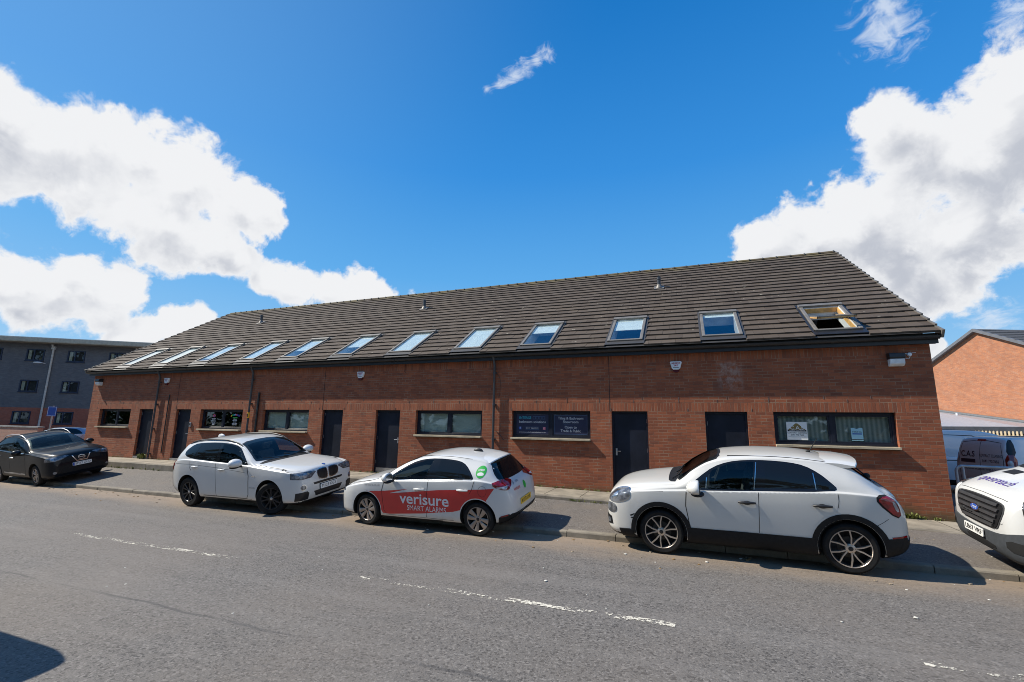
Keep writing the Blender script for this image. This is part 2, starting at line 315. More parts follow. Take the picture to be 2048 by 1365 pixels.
# ------------------------------------------------------------------ mesh builder
class MB:
    def __init__(s): s.v = []; s.f = []; s.mi = []; s.uv = []
    def add(s, verts, faces, m=0, uvs=None):
        o = len(s.v); s.v += [Vector(x) for x in verts]
        for k, f in enumerate(faces):
            s.f.append([i+o for i in f]); s.mi.append(m); s.uv.append(uvs[k] if uvs else None)
        return s
    def box(s, x0, x1, y0, y1, z0, z1, m=0, mat=None):
        vs = [Vector((x, y, z)) for x in (x0, x1) for y in (y0, y1) for z in (z0, z1)]
        if mat: vs = [mat @ v for v in vs]
        return s.add(vs, [(0, 1, 3, 2), (4, 6, 7, 5), (0, 4, 5, 1), (2, 3, 7, 6), (0, 2, 6, 4), (1, 5, 7, 3)], m)
    def tube(s, pts, r, n=10, m=0, cap=True, radii=None):
        pts = [Vector(p) for p in pts]; rings = []
        t0 = (pts[1]-pts[0]).normalized(); a = t0.orthogonal().normalized()
        for i, p in enumerate(pts):
            if i == 0: t = t0
            elif i == len(pts)-1: t = (pts[i]-pts[i-1]).normalized()
            else: t = ((pts[i]-pts[i-1]).normalized()+(pts[i+1]-pts[i]).normalized()).normalized()
            a = (a-t*a.dot(t)).normalized(); b = t.cross(a); rr = radii[i] if radii else r
            rings.append([p+(a*math.cos(2*math.pi*k/n)+b*math.sin(2*math.pi*k/n))*rr for k in range(n)])
        vs = [v for r_ in rings for v in r_]; fs = []
        for i in range(len(pts)-1):
            for k in range(n):
                fs.append((i*n+k, i*n+(k+1) % n, (i+1)*n+(k+1) % n, (i+1)*n+k))
        if cap: fs += [tuple(range(n))[::-1], tuple((len(pts)-1)*n+k for k in range(n))]
        return s.add(vs, fs, m)
    def lathe(s, prof, n=40, m=0, axis='Y', at=(0, 0, 0), close=False):
        vs = []; fs = []; at = Vector(at)
        for r, h in prof:
            for k in range(n):
                a = 2*math.pi*k/n; c, d = r*math.cos(a), r*math.sin(a)
                vs.append(at+(Vector((c, h, d)) if axis == 'Y' else Vector((c, d, h)) if axis == 'Z' else Vector((h, c, d))))
        for i in range(len(prof)-1):
            for k in range(n): fs.append((i*n+k, i*n+(k+1) % n, (i+1)*n+(k+1) % n, (i+1)*n+k))
        if close: fs += [tuple(range(n)), tuple((len(prof)-1)*n+k for k in range(n))[::-1]]
        return s.add(vs, fs, m)
    def prism(s, poly, fn, m=0):
        """poly: 2-D outline; fn(a,b,t) -> point, t in 0/1"""
        n = len(poly); vs = [fn(a, b, 0) for a, b in poly]+[fn(a, b, 1) for a, b in poly]
        fs = [tuple(range(n)), tuple(range(2*n-1, n-1, -1))]+[(i, i+n, (i+1) % n+n, (i+1) % n) for i in range(n)]
        return s.add(vs, fs, m)
    def ellipsoid(s, c, rx, ry, rz, m=0, nu=20, nv=12, fn=None):
        vs = []; fs = []
        for j in range(nv+1):
            t = math.pi*j/nv
            for i in range(nu):
                p = 2*math.pi*i/nu; q = Vector((math.sin(t)*math.cos(p), math.sin(t)*math.sin(p), math.cos(t)))
                if fn: q = fn(q)
                vs.append(Vector((c[0]+q.x*rx, c[1]+q.y*ry, c[2]+q.z*rz)))
        for j in range(nv):
            for i in range(nu): fs.append((j*nu+i, (j+1)*nu+i, (j+1)*nu+(i+1) % nu, j*nu+(i+1) % nu))
        return s.add(vs, fs, m)
    def mesh(s, name, mats, smooth=None, fix=True):
        me = bpy.data.meshes.new(name); me.from_pydata(s.v, [], s.f)
        mats = mats if isinstance(mats, (list, tuple)) else [mats]
        for x in mats: me.materials.append(x)
        me.polygons.foreach_set('material_index', s.mi)
        if any(u is not None for u in s.uv):
            ul = me.uv_layers.new(name='UVMap')
            for p, u in zip(me.polygons, s.uv):
                if u:
                    for li, c in zip(p.loop_indices, u): ul.data[li].uv = c
        if fix:
            bm = bmesh.new(); bm.from_mesh(me); bmesh.ops.recalc_face_normals(bm, faces=bm.faces); bm.to_mesh(me); bm.free()
        if smooth is not None:
            me.polygons.foreach_set('use_smooth', [True]*len(me.polygons)); me.set_sharp_from_angle(angle=R_(smooth))
        me.update(); return me
    def build(s, name, mats, parent=None, smooth=None, loc=None, fix=True):
        return link(name, s.mesh(name, mats, smooth, fix), parent, loc)
def link(name, me, parent=None, loc=None):
    o = bpy.data.objects.new(name, me); COL.objects.link(o)
    if parent: o.parent = parent
    if loc is not None: o.location = loc
    return o
def tag(o, label=None, cat=None, group=None, kind=None):
    if label: o['label'] = label
    if cat: o['category'] = cat
    if group: o['group'] = group
    if kind: o['kind'] = kind
    return o
def thing(name, label, cat, loc=(0, 0, 0), group=None):
    return tag(link(name, None, None, loc), label, cat, group)
def bevel(o, w=.01, seg=2):
    m = o.modifiers.new('bevel', 'BEVEL'); m.width = w; m.segments = seg; m.limit_method = 'ANGLE'; return o
def text_mesh(s, size=1.0, bold=0.0, align='CENTER', shear=0.0, sx=1.0, spacing=1.0):
    if any(q in s for q in 'MWN'): bold = 0.0                 # the offset outline of these letters folds over
    c = bpy.data.curves.new('t', 'FONT'); c.body = s; c.size = size; c.align_x = align; c.align_y = 'CENTER'; c.offset = bold*size; c.shear = shear
    c.space_character = spacing; c.resolution_u = 3
    o = bpy.data.objects.new('t', c); COL.objects.link(o); bpy.context.view_layer.update()
    me = bpy.data.meshes.new_from_object(o.evaluated_get(bpy.context.evaluated_depsgraph_get()))
    bpy.data.objects.remove(o); bpy.data.curves.remove(c)
    bm = bmesh.new(); bm.from_mesh(me); bmesh.ops.triangulate(bm, faces=bm.faces)
    bm.verts.ensure_lookup_table(); bm.verts.index_update()
    vs = [(v.co.x*sx, v.co.y) for v in bm.verts]; fs = [tuple(v.index for v in f.verts) for f in bm.faces]
    bm.free(); bpy.data.meshes.remove(me); return vs, fs
def text_on(mb, s, origin, ux, uy, size, m=0, width=None, **k):
    vs, fs = text_mesh(s, size, **k)
    if width and vs:
        w = max(v[0] for v in vs)-min(v[0] for v in vs); q = width/w; vs = [(a*q, b) for a, b in vs]
    mb.add([Vector(origin)+Vector(ux)*a+Vector(uy)*b for a, b in vs], fs, m)

# ------------------------------------------------------------------ ground
def zroad(x): return -.31+.0118*(max(-26, min(30, x))-.7)
def ykerb(x): return -3.66-.024*(x+2)
def pl(x, tab):
    if x <= tab[0][0]: return tab[0][1]
    for (a, p), (b, q) in zip(tab, tab[1:]):
        if x <= b: return p+(q-p)*(x-a)/(b-a)
    return tab[-1][1]
def zslab(x): return pl(x, [(-26, .05), (-21.9, .07), (-9.7, .11), (-2, .0), (1, -.05), (4.8, -.12), (30, -.2)])
def zfoot(x): return zslab(x)-pl(x, [(-25, .23), (-12, .19), (-6, .11), (-2, .075), (2, .03), (5, .012)])
YS = -1.25
def lofted(name, xs, rows, mat, kind='structure'):
    mb = MB(); n = len(rows)
    vs = [(x, r(x)[0], r(x)[1]) for x in xs for r in rows]
    fs = [(i*n+j, (i+1)*n+j, (i+1)*n+j+1, i*n+j+1) for i in range(len(xs)-1) for j in range(n-1)]
    mb.add(vs, fs); o = mb.build(name, mat, smooth=40); tag(o, kind=kind); return o
XS = [-120, -80, -50, -40, -33, -28]+[-26+.5*i for i in range(113)]+[40, 60]
lofted('road', XS, [lambda x: (-13.2, zroad(x)+.02), lambda x: (-8, zroad(x)+.01), lambda x: (-5, zroad(x)), lambda x: (ykerb(x)+.02, zroad(x)-.005)], ROAD)
XF = [x for x in XS if -60 <= x <= 40]
lofted('footway', XF, [lambda x: (ykerb(x)+.12, zroad(x)+.1), lambda x: (YS-.06, zfoot(x))], FOOT)
def far_foot(x): return (-13.6, zroad(x)+.13)
lofted('near_footway', XF, [lambda x: (-13.2, zroad(x)+.12), lambda x: (-17.5, zroad(x)+.2)], FOOT)
mb = MB(); mb.add([(-900, -900, -1.3), (900, -900, -1.3), (900, 900, -1.3), (-900, 900, -1.3)], [(0, 1, 2, 3)])
tag(mb.build('ground', simple('dark_grass', (.045, .055, .02), .9, var=.3, scale=.4)), kind='structure')
mb = MB()
x = -50.0
while x < 30:                                              # kerb stones, a step of about a tenth of a metre
    L = .9+random.uniform(-.01, .01); a, b = x+.006, x+L-.006; dz = random.uniform(-.006, .006); dy = random.uniform(-.006, .006)
    y0, y1 = ykerb(a)+dy, ykerb(b)+dy; za, zb = zroad(a), zroad(b)
    pr = [(0, -.12), (0, .075), (.012, .094), (.03, .101), (.14, .104), (.14, -.12)]
    n = len(pr)
    vs = [(a, y0+p, za+q+dz) for p, q in pr]+[(b, y1+p, zb+q+dz) for p, q in pr]
    mb.add(vs, [tuple(range(n)), tuple(range(2*n-1, n-1, -1))]+[(i, i+n, (i+1) % n+n, (i+1) % n) for i in range(n)])
    x += L
tag(mb.build('kerb', KERB), kind='structure')
XSL = [-26+.5*i for i in range(64)]
lofted('pavement', XSL, [lambda x: (YS+.10, zslab(x)-.005), lambda x: (.05, zslab(x)+.012)], SLAB)
mb = MB(); x = -26.0
while x < 5.4:                                             # upper kerb edging the paving along the wall
    L = .9; a, b = x+.005, x+L-.005; dz = random.uniform(-.005, .005)
    vs = []
    for q in (a, b):
        t = zslab(q)+dz-.003; vs += [(q, YS-.05, t-.4), (q, YS-.05, t-.02), (q, YS-.035, t), (q, YS+.1, t), (q, YS+.1, t-.4)]
    mb.add(vs, [(0, 1, 2, 3, 4), (9, 8, 7, 6, 5)]+[(i, i+5, (i+1) % 5+5, (i+1) % 5) for i in range(5)]); x += L
tag(mb.build('upper_kerb', KERB), kind='structure')
def sheet(name, x0, x1, y0, y1, z, mat):
    mb = MB(); mb.add([(x0, y0, z), (x1, y0, z), (x1, y1, z), (x0, y1, z)], [(0, 1, 2, 3)]); return tag(mb.build(name, mat), kind='structure')
sheet('side_car_park', -70, -25.6, -1.31, 45, -.335, FOOT)
sheet('yard', 5.4, 40, -1.31, 50, -.17, FOOT)

def mark_mat():
    g = G('worn_road_paint'); o = g.co('Object')
    n = g.noise(o, 26, 5, .7); b = g.noise(g.mapv(o, (.9, 3, 1)), 2.4, 4, .6)
    y = g.xyz(g.co('Generated'))[1]
    a = g.ramp(g.math('ADD', n, g.math('MULTIPLY', g.math('SUBTRACT', b, .5), .9)), .535, .585)
    g.p(Base_Color=(.60, .56, .47), Roughness=.8)
    tr = g.n('ShaderNodeBsdfTransparent'); mx = g.n('ShaderNodeMixShader', {0: a, 1: tr.outputs[0], 2: g.b.outputs[0]})
    g.nt.links.new(mx.outputs[0], g.out.inputs['Surface']); return g.m
MARK = mark_mat()
for a, b in ((-24, -20.2), (-17.4, -13.4), (-10.95, -6.7), (-4.35, -.3), (1.75, 5.6), (8, 12)):
    mb = MB(); n = 8; vs = []
    for i in range(n+1):
        x = a+(b-a)*i/n
        for y in (-7.12, -7.0): vs.append((x, y, zroad(x)+.01*(-y-5)/3+.005))
    mb.add(vs, [(2*i, 2*i+2, 2*i+3, 2*i+1) for i in range(n)]); tag(mb.build('road_marking', MARK), kind='structure')

# ------------------------------------------------------------------ the long brick building
bl = thing('brick_building', 'long single storey red brick unit with dark tiled roof', 'building', (-10.3, 0, 0))
def P(o): o.parent = bl; o.matrix_parent_inverse = Matrix.Translation((10.3, 0, 0)); return o
X0, X1, YB = -25.5, 4.85, 12.6
EAVE = 3.6
WINS = [(-24.71, -22.51), (-18.13, -15.81), (-14.79, -12.58), (-8.2, -5.89), (-4.94, -2.65), (1.73, 4.09)]
DOORS = [(-21.9, -21.02), (-19.57, -18.7), (-11.98, -11.09), (-9.73, -8.79), (-2.08, -1.15), (.23, 1.18)]
mb = MB()
def wq(x0, x1, z0, z1, m=0, y=0.0):
    uv = [(x, z) for x, z in ((x0, z0), (x1, z0), (x1, z1), (x0, z1))] if m == 0 else [(z-z0+.004, x) for x, z in ((x0, z0), (x1, z0), (x1, z1), (x0, z1))]
    mb.add([(x0, y, z0), (x1, y, z0), (x1, y, z1), (x0, y, z1)], [(0, 1, 2, 3)], m, [uv])
xs = sorted([X0, X1]+[v for w in WINS+DOORS for v in w])
for a, b in zip(xs, xs[1:]):
    w = [q for q in WINS if q[0] <= a and q[1] >= b]; d = [q for q in DOORS if q[0] <= a and q[1] >= b]
    if w: wq(a, b, -.9, 1.285)
    elif not d: wq(a, b, -.9, 2.1)
SX = 4.35
wq(X0, SX, 2.1, 2.325, 1); wq(SX, X1, 2.1, 2.325, 0)
wq(X0, X1, 2.325, 3.375, 0); wq(X0, SX, 3.375, EAVE+.15, 1); wq(SX, X1, 3.375, EAVE+.15, 0)
RD = .11                                                    # reveal depth
def rev(x, z0, z1, s):
    mb.add([(x, 0, z0), (x, RD+.04, z0), (x, RD+.04, z1), (x, 0, z1)], [(0, 1, 2, 3)], 0, [[(s*0+.11, z0), (.11+RD, z0), (.11+RD, z1), (.11, z1)]])
def soff(x0, x1, z):
    mb.add([(x0, 0, z), (x1, 0, z), (x1, RD+.04, z), (x0, RD+.04, z)], [(0, 1, 2, 3)], 1, [[(.0, x0), (.0, x1), (RD, x1), (RD, x0)]])
for a, b in WINS: rev(a, 1.285, 2.1, 0); rev(b, 1.285, 2.1, 0); soff(a, b, 2.1)
for a, b in DOORS: rev(a, -.9, 2.1, 0); rev(b, -.9, 2.1, 0); soff(a, b, 2.1)
RZ, RY = 8.0, 6.3                                           # ridge
for x in (X0, X1):                                          # gable ends
    pts = [(0, -.9), (YB, -.9), (YB, 3.7), (RY, RZ-.12), (0, 3.72)]
    mb.add([(x, y, z) for y, z in pts], [tuple(range(5))], 0, [pts])
mb.add([(X0, YB, -.9), (X1, YB, -.9), (X1, YB, 3.7), (X0, YB, 3.7)], [(0, 1, 2, 3)], 0, [[(X0, -.9), (X1, -.9), (X1, 3.7), (X0, 3.7)]])
P(mb.build('brick_wall', [BRICK, SOLD], fix=False))
mb = MB()
for x in (-2.12, -11.99, -19.6, -20.9):
    mb = MB(); mb.box(x-.007, x+.007, -.0035, .02, 2.1 if x in (-2.12, -11.99, -19.6) else .1, EAVE); P(mb.build('movement_joint', GAP))
random.seed(3); mb = MB(); mb.box(-.005, .005, -.006, .01, 0, .062); wv = mb.mesh('weep_vent', ZINC)   # weep vents above the lintel course
for zz in (2.33, 2.405, 2.115):
    x = -24.9
    while x < 4.3:
        o = link('weep_vent', wv, None, (x, 0, zz)); P(o); x += random.choice((.9, .9, 1.125, 1.575)) if zz > 2.2 else random.uniform(1.0, 2.2)
# roof: every tile is modelled
SL = Vector((0, RY+.30, RZ-3.78)).normalized(); NR = Vector((0, -SL.z, SL.y)); EV = Vector((0, -.30, 3.78)); SLEN = (Vector((0, RY, RZ))-EV).length
XR0, XR1 = -25.68, 4.97
SKY = [(-23.72, -22.85), (-21.33, -20.45), (-18.86, -17.97), (-16.3, -15.45), (-14.15, -13.28), (-11.72, -10.83), (-9.35, -8.45), (-6.91, -5.96), (-4.70, -3.75), (-2.14, -1.2), (.27, 1.21), (2.73, 3.68)]
S0, S1 = .30, 2.06
def roofpt(x, s, h): return Vector((x, 0, 0))+EV+SL*s+NR*h
mb = MB(); rnd = []
NC = 23; GA = SLEN/NC; TW = .333; random.seed(11)
for c in range(NC):
    s0 = c*GA-.015+(.045 if c == 0 else 0); s1 = c*GA-.015+GA+.05; x = XR0-(TW/2 if c % 2 else 0)
    while x < XR1:
        a, b = max(x+.0022, XR0), min(x+TW-.0022, XR1); x += TW
        if b-a < .03: continue
        segs = [(a, b)]
        for p, q in SKY:
            if s1 > S0+.02 and s0 < S1-.02 and s0 > S0-.28:
                segs = [t for (u, v) in segs for t in (((u, min(v, p-.045)),) if u < p-.045 else ())+(((max(u, q+.045), v),) if v > q+.045 else ()) if t[1]-t[0] > .01]
        for a2, b2 in segs:
            j = random.gauss(0, .0022); k = random.gauss(0, .003); r = min(1, max(0, random.gauss(.5, .28)))
            vs = [roofpt(u, s+k, h+j) for u in (a2, b2) for s, h in ((s0, .010), (s0+.004, .048), (s0+.05, .044), (s1, .006))]
            mb.add(vs, [(0, 1, 5, 4), (1, 2, 6, 5), (2, 3, 7, 6), (0, 3, 2, 1), (4, 5, 6, 7)]); rnd += [r]*5
o = mb.build('roof_tiles', TILE, fix=False); P(o)
at = o.data.attributes.new('rnd', 'FLOAT', 'FACE'); at.data.foreach_set('value', rnd)
mb = MB()                                                   # under-roof and rear slope
def uroof(s): return roofpt(0, s, .0)
a = roofpt(0, .0, .004); b = roofpt(0, SLEN, .004)
xs = sorted([XR0+.03, XR1-.03]+[v for w in SKY for v in (w[0]-.03, w[1]+.03)])
def usl(x0, x1, s0, s1): mb.add([roofpt(x0, s0, .004), roofpt(x1, s0, .004), roofpt(x1, s1, .004), roofpt(x0, s1, .004)], [(0, 1, 2, 3)])
usl(xs[0], xs[-1], 0, S0-.02); usl(xs[0], xs[-1], S1+.02, SLEN)
for i in range(0, len(xs), 2): usl(xs[i], xs[i+1], S0-.02, S1+.02)
mb.add([(XR0+.03, b.y, b.z), (XR1-.03, b.y, b.z), (XR1-.03, YB+.3, 3.75), (XR0+.03, YB+.3, 3.75)], [(0, 1, 2, 3)])
P(mb.build('roof_deck', LEADM, fix=False))
mb = MB(); x = XR0; i = 0                                   # half-round ridge tiles
while x < XR1-.05:
    L = min(.45, XR1-x); c = Vector((0, RY, RZ-.055)); n = 8; r = .115+random.uniform(-.003, .003); vs = []
    for q in (x+.003, x+L-.003):
        for k in range(n+1):
            t = math.pi*(.08+.84*k/n); vs.append((q, c.y-r*math.cos(t), c.z+r*math.sin(t)+random.uniform(-.002, .002)))
    mb.add(vs, [(k, k+1, k+n+2, k+n+1) for k in range(n)]+[tuple(range(n+1)), tuple(range(2*n+1, n, -1))])
    x += L
P(mb.build('ridge', TILE, smooth=50))
mb = MB(); mb.box(-.02, .02, -.125, -.07, -.01, .04); rc = mb.mesh('ridge_clip', ZINC); x = XR0+.45      # pale clips at the ridge joints
while x < XR1: P(link('ridge_clip', rc, None, (x, RY, RZ))); x += .45
for x, sg in ((XR1, 1), (XR0, -1)):                         # cloaked verges: stepped dry-verge units
    mb = MB()
    for c in range(NC):
        s0 = c*GA-.02; s1 = s0+GA+.02
        vs = [roofpt(u, s, h) for u in (x-.002*sg, x+.045*sg) for s, h in ((s0, -.11), (s0, .075), (s1, .032), (s1, -.11))]
        mb.add(vs, [(0, 1, 2, 3), (7, 6, 5, 4), (0, 4, 5, 1), (1, 5, 6, 2), (2, 6, 7, 3), (3, 7, 4, 0)])
    P(mb.build('verge_trim', ZINC))
mb = MB()                                                   # fascia and soffit
mb.box(X0-.12, X1+.10, -.165, -.14, 3.575, 3.80)
P(mb.build('fascia', GUT)); mb = MB(); mb.box(X0-.12, X1+.10, -.14, .0, 3.585, 3.62); P(mb.build('soffit', GUT))
mb = MB(); n = 8                                            # half-round gutter
prof = [(-.205-.062*math.cos(math.pi*k/n), 3.735-.075*math.sin(math.pi*k/n)) for k in range(n+1)]+[(-.2775+.004+.0, 3.742)]
prof = [(-.205-.062*math.cos(math.pi*k/n), 3.735-.075*math.sin(math.pi*k/n)) for k in range(n+1)]
inn = [(-.205-.056*math.cos(math.pi*k/n), 3.738-.069*math.sin(math.pi*k/n)) for k in range(n, -1, -1)]
pr = prof+inn
mb.prism(pr, lambda a, b, t: Vector((XR0+.02+(XR1-XR0-.03)*t, a, b)))
for x in (XR0+.02, XR1-.012): mb.prism(prof, lambda a, b, t, x=x: Vector((x+.008*t-.004, a, b)))
P(mb.build('gutter', GUT, smooth=35))
mb = MB(); mb.prism([(a-.004 if a < -.205 else a+.004, b-.006) for a, b in prof], lambda a, b, t: Vector((.05*t, a, b))); gc = mb.mesh('gutter_union', GUT); x = -25.0
while x < 4.9: P(link('gutter_union', gc, None, (x, 0, 0))); x += 2.0

# windows and doors (parts of the building)
def frame_rect(mb, x0, x1, z0, z1, w, y0, y1, m=0):
    mb.box(x0, x1, y0, y1, z0, z0+w, m); mb.box(x0, x1, y0, y1, z1-w, z1, m)
    mb.box(x0, x0+w, y0, y1, z0+w, z1-w, m); mb.box(x1-w, x1, y0, y1, z0+w, z1-w, m)
BLIND = simple('pale_roller_blind', (.68, .70, .62), .8, var=.08, scale=3)
def slat_mat():
    g = G('vertical_slats'); x = g.xyz(g.co())[0]
    w = g.n('ShaderNodeTexWave', {'Vector': g.co(), 'Scale': 3.4, 'Distortion': .4, 'Detail': 1.0}).outputs[1]
    g.p(Base_Color=g.mix(w, (.36, .35, .30), (.62, .59, .50)), Roughness=.8); return g.m
SLATS = slat_mat()
for k, (a, b) in enumerate(WINS):
    mb = MB(); z0, z1 = 1.352, 2.098; y0, y1 = RD, RD+.07; mid = a+(b-a)*.5
    frame_rect(mb, a+.003, b-.003, z0, z1, .06, y0, y1)
    mb.box(mid-.045, mid+.045, y0+.002, y1, z0+.06, z1-.06)
    frame_rect(mb, a+.063, mid-.045, z0+.06, z1-.06, .035, y0+.012, y1-.005); frame_rect(mb, mid+.045, b-.063, z0+.06, z1-.06, .035, y0+.012, y1-.005)
    f = P(bevel(mb.build('window', FRAME), .004, 1))
    mb = MB()
    for u, v in ((a+.098, mid-.08), (mid+.08, b-.098)): mb.box(u, v, y0+.03, y0+.034, z0+.095, z1-.095)
    g_ = mb.build('pane', GLASS); g_.parent = f; g_.matrix_parent_inverse = Matrix.Identity(4)
    g_.matrix_world = Matrix.Identity(4)
    mb = MB(); mb.box(a-.0, b+.0, -.10, RD+.02, 1.298, 1.351)
    s_ = bevel(mb.build('sill', STONE), .006, 2); s_.parent = f
    mb = MB(); mb.box(a+.0, b-.0, RD-.02, RD+.012, 1.352, 1.372); c_ = mb.build('sill_flashing', LEADM); c_.parent = f
    mb = MB()                                               # what is behind the glass
    if k in (2, 3, 5):
        mb.box(a+.02, b-.02, y1+.05, y1+.06, 1.3, 2.1); q = mb.build('blind', SLATS if k == 5 else BLIND); q.parent = f
    else:
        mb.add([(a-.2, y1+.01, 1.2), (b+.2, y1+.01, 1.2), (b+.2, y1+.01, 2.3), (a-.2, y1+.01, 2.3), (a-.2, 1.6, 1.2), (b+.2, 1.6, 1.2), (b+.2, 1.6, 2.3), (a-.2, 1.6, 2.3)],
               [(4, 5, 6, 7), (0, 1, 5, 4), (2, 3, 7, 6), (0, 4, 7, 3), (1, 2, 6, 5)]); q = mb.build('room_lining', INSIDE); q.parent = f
    WINS[k] = (a, b, mid, f)
HANDLE = {4: 'L', 3: 'R', 1: 'R'}
for k, (a, b) in enumerate(DOORS):
    zb = zslab(a)
    mb = MB(); frame_rect(mb, a+.003, b-.003, zb-.2, 2.098, .05, RD-.02, RD+.06); fr = P(mb.build('door_frame', FRAME))
    mb = MB(); mb.box(a+.053, b-.053, RD, RD+.045, zb+.11, 2.046)
    d = P(mb.build('door', DOORM)); bevel(d, .004, 1)
    mb = MB(); mb.box(a+.004, b-.004, -.005, RD-.021, zb-.3, zb+.10) if k in (0, 1) else mb.box(a+.054, b-.054, RD-.012, RD-.001, zb+.02, zb+.17)
    t = mb.build('threshold' if k in (0, 1) else 'kick_plate', CONC if k in (0, 1) else SILVER); t.parent = d
    for z in (.35, 1.1, 1.85):
        mb = MB(); xx = a+.045 if HANDLE.get(k) != 'L' else b-.045
        mb.tube([(xx, RD-.012, zb+z-.05), (xx, RD-.012, zb+z+.05)], .009, 8); h = mb.build('hinge', SILVER); h.parent = d
    if k in HANDLE:
        sx = a+.10 if HANDLE[k] == 'L' else b-.10; dr = 1 if HANDLE[k] == 'L' else -1
        mb = MB(); mb.box(sx-.022, sx+.022, RD-.008, RD+.0, zb+.95, zb+1.13)
        mb.tube([(sx, RD, zb+1.06), (sx, RD-.05, zb+1.06), (sx+.11*dr, RD-.055, zb+1.06)], .010, 8)
        h = mb.build('handle', SILVER, smooth=40); h.parent = d

# window graphics
a, b, mid, f5 = WINS[4]
YG = RD+.020
mb = MB(); p0, p1 = a+.10, mid-.082
mb.box(p0, p1, YG+.002, YG+.008, 1.45, 2.0, 0); mb.box(mid+.082, b-.10, YG+.002, YG+.008, 1.45, 2.0, 0)
cx = (p0+p1)/2
text_on(mb, 'INTENSE', (p0+.08, YG, 1.905), (1, 0, 0), (0, 0, 1), .10, 1, bold=.03, align='LEFT', width=.36)
for i in range(4):
    x = p0+.50+i*.092; frame_rect(mb, x, x+.085, 1.868, 1.945, .007, YG-.0012*(i % 2)-.001, YG, 2)
text_on(mb, 'bathroom solutions', (cx, YG, 1.79), (1, 0, 0), (0, 0, 1), .098, 3, bold=.006, width=.80)
mb.box(p0+.075, p0+.15, YG-.001, YG, 1.575, 1.65, 4); text_on(mb, 'f', (p0+.115, YG-.002, 1.612), (1, 0, 0), (0, 0, 1), .085, 3, bold=.02)
mb.box(p1-.16, p1-.085, YG-.001, YG, 1.575, 1.65, 5); frame_rect(mb, p1-.145, p1-.10, 1.59, 1.635, .006, YG-.003, YG-.0015, 3)
frame_rect(mb, cx-.2, cx+.2, 1.572, 1.652, .006, YG-.001, YG, 2); text_on(mb, '0141 946 2233', (cx, YG, 1.612), (1, 0, 0), (0, 0, 1), .058, 3, width=.36)
text_on(mb, 'www.intensebathroomsolutions.co.uk', (cx, YG, 1.50), (1, 0, 0), (0, 0, 1), .05, 3, width=.80)
q0, q1 = mid+.10, b-.118; cx = (q0+q1)/2
frame_rect(mb, q0, q1, 1.465, 1.985, .006, YG-.001, YG, 2)
for s, z, w in (('Tiling & Bathroom', 1.90, .72), ('Showroom', 1.80, .44), ('Open to', 1.655, .34), ('Trade & Public', 1.555, .57)):
    text_on(mb, s, (cx, YG, z), (1, 0, 0), (0, 0, 1), .10, 3, bold=.008, width=w)
mb.box(cx-.2, cx+.2, YG-.001, YG, 1.722, 1.726, 2)
LIGHTV = simple('pale_lettering', (.52, .54, .58), .5, var=.05)
o = mb.build('window_graphic', [NAVYV, CYAN, simple('dim_blue_line', (.06, .13, .25), .5), LIGHTV, BLUE, PINK], fix=False); o.parent = f5
a, b, mid, f6 = WINS[5]
mb = MB(); YP = RD+.026                                      # posters behind the glass face
def poster(mb, x0, x1, z0, z1, m): mb.add([(x0, YP, z0), (x1, YP, z0), (x1, YP, z1), (x0, YP, z1)], [(0, 1, 2, 3)], m)
x0, x1 = a+.27, a+.69; cx = (x0+x1)/2
poster(mb, x0, x1, 1.46, 1.875, 0)
y = YP-.002
def tri(pts, m, yy=y): mb.add([(u, yy, w) for u, w in pts], [tuple(range(len(pts)))], m)
tri([(x0+.02, 1.68), (x1-.02, 1.68), (cx+.02, 1.84), (cx-.02, 1.84)], 1); tri([(x0+.02, 1.655), (x1-.02, 1.655), (x1-.02, 1.69), (x0+.02, 1.69)], 2, y-.001)
text_on(mb, 'C.A.S', (cx, y-.002, 1.735), (1, 0, 0), (0, 0, 1), .12, 3, bold=.012, width=.28); text_on(mb, 'COMMON AREA SERVICES', (cx, y-.002, 1.672), (1, 0, 0), (0, 0, 1), .024, 3, width=.33)
text_on(mb, 'CONTRACT CLEANING', (cx, y, 1.62), (1, 0, 0), (0, 0, 1), .047, 2, bold=.015, width=.39); text_on(mb, '0141 772 7655', (cx, y, 1.572), (1, 0, 0), (0, 0, 1), .042, 2, bold=.01, width=.26)
text_on(mb, 'www.cascontractcleaning.co.uk', (cx, y, 1.53), (1, 0, 0), (0, 0, 1), .026, 4, width=.36)
o = mb.build('cleaning_poster', [PLATEW, simple('gold_ink', (.22, .15, .04), .5), BLACK, PLATEW, GREYV], fix=False); o.parent = f6
mb = MB(); x0, x1 = mid+.36, mid+.58; cx = (x0+x1)/2
poster(mb, x0, x1, 1.475, 1.755, 0); tri([(cx-.05, 1.735), (cx+.05, 1.735), (cx, 1.75)], 1)
text_on(mb, 'HIRING', (cx, y, 1.665), (1, 0, 0), (0, 0, 1), .05, 1, bold=.02, width=.17); tri([(x0+.02, 1.61), (x1-.02, 1.61), (x1-.02, 1.635), (x0+.02, 1.635)], 2); tri([(x0, 1.49), (x1, 1.49), (x1, 1.505), (x0, 1.505)], 1)
o = mb.build('hiring_notice', [simple('pale_cyan_paper', (.33, .58, .66), .6, var=.03), BLACK, BLUE], fix=False); o.parent = f6
a, b, mid, f2 = WINS[1]
mb = MB(); y = YG
def line(x, z, w, m=0): mb.box(x-w/2, x-.01, y-.001, y, z-.011, z+.011, m); mb.box(x+.006, x+w/2, y-.001, y, z-.011, z+.011, m)   # too small to read in the photograph
xa, xb = a+.62, mid+.62
mb.ellipsoid((xa, y+.004, 1.86), .07, .002, .06, 1); mb.ellipsoid((xa+.02, y+.002, 1.85), .03, .002, .03, 2)
for i, w in enumerate((.24, .17, .26, .2, .14, .13)): line(xa, 1.745-.045*i, w)
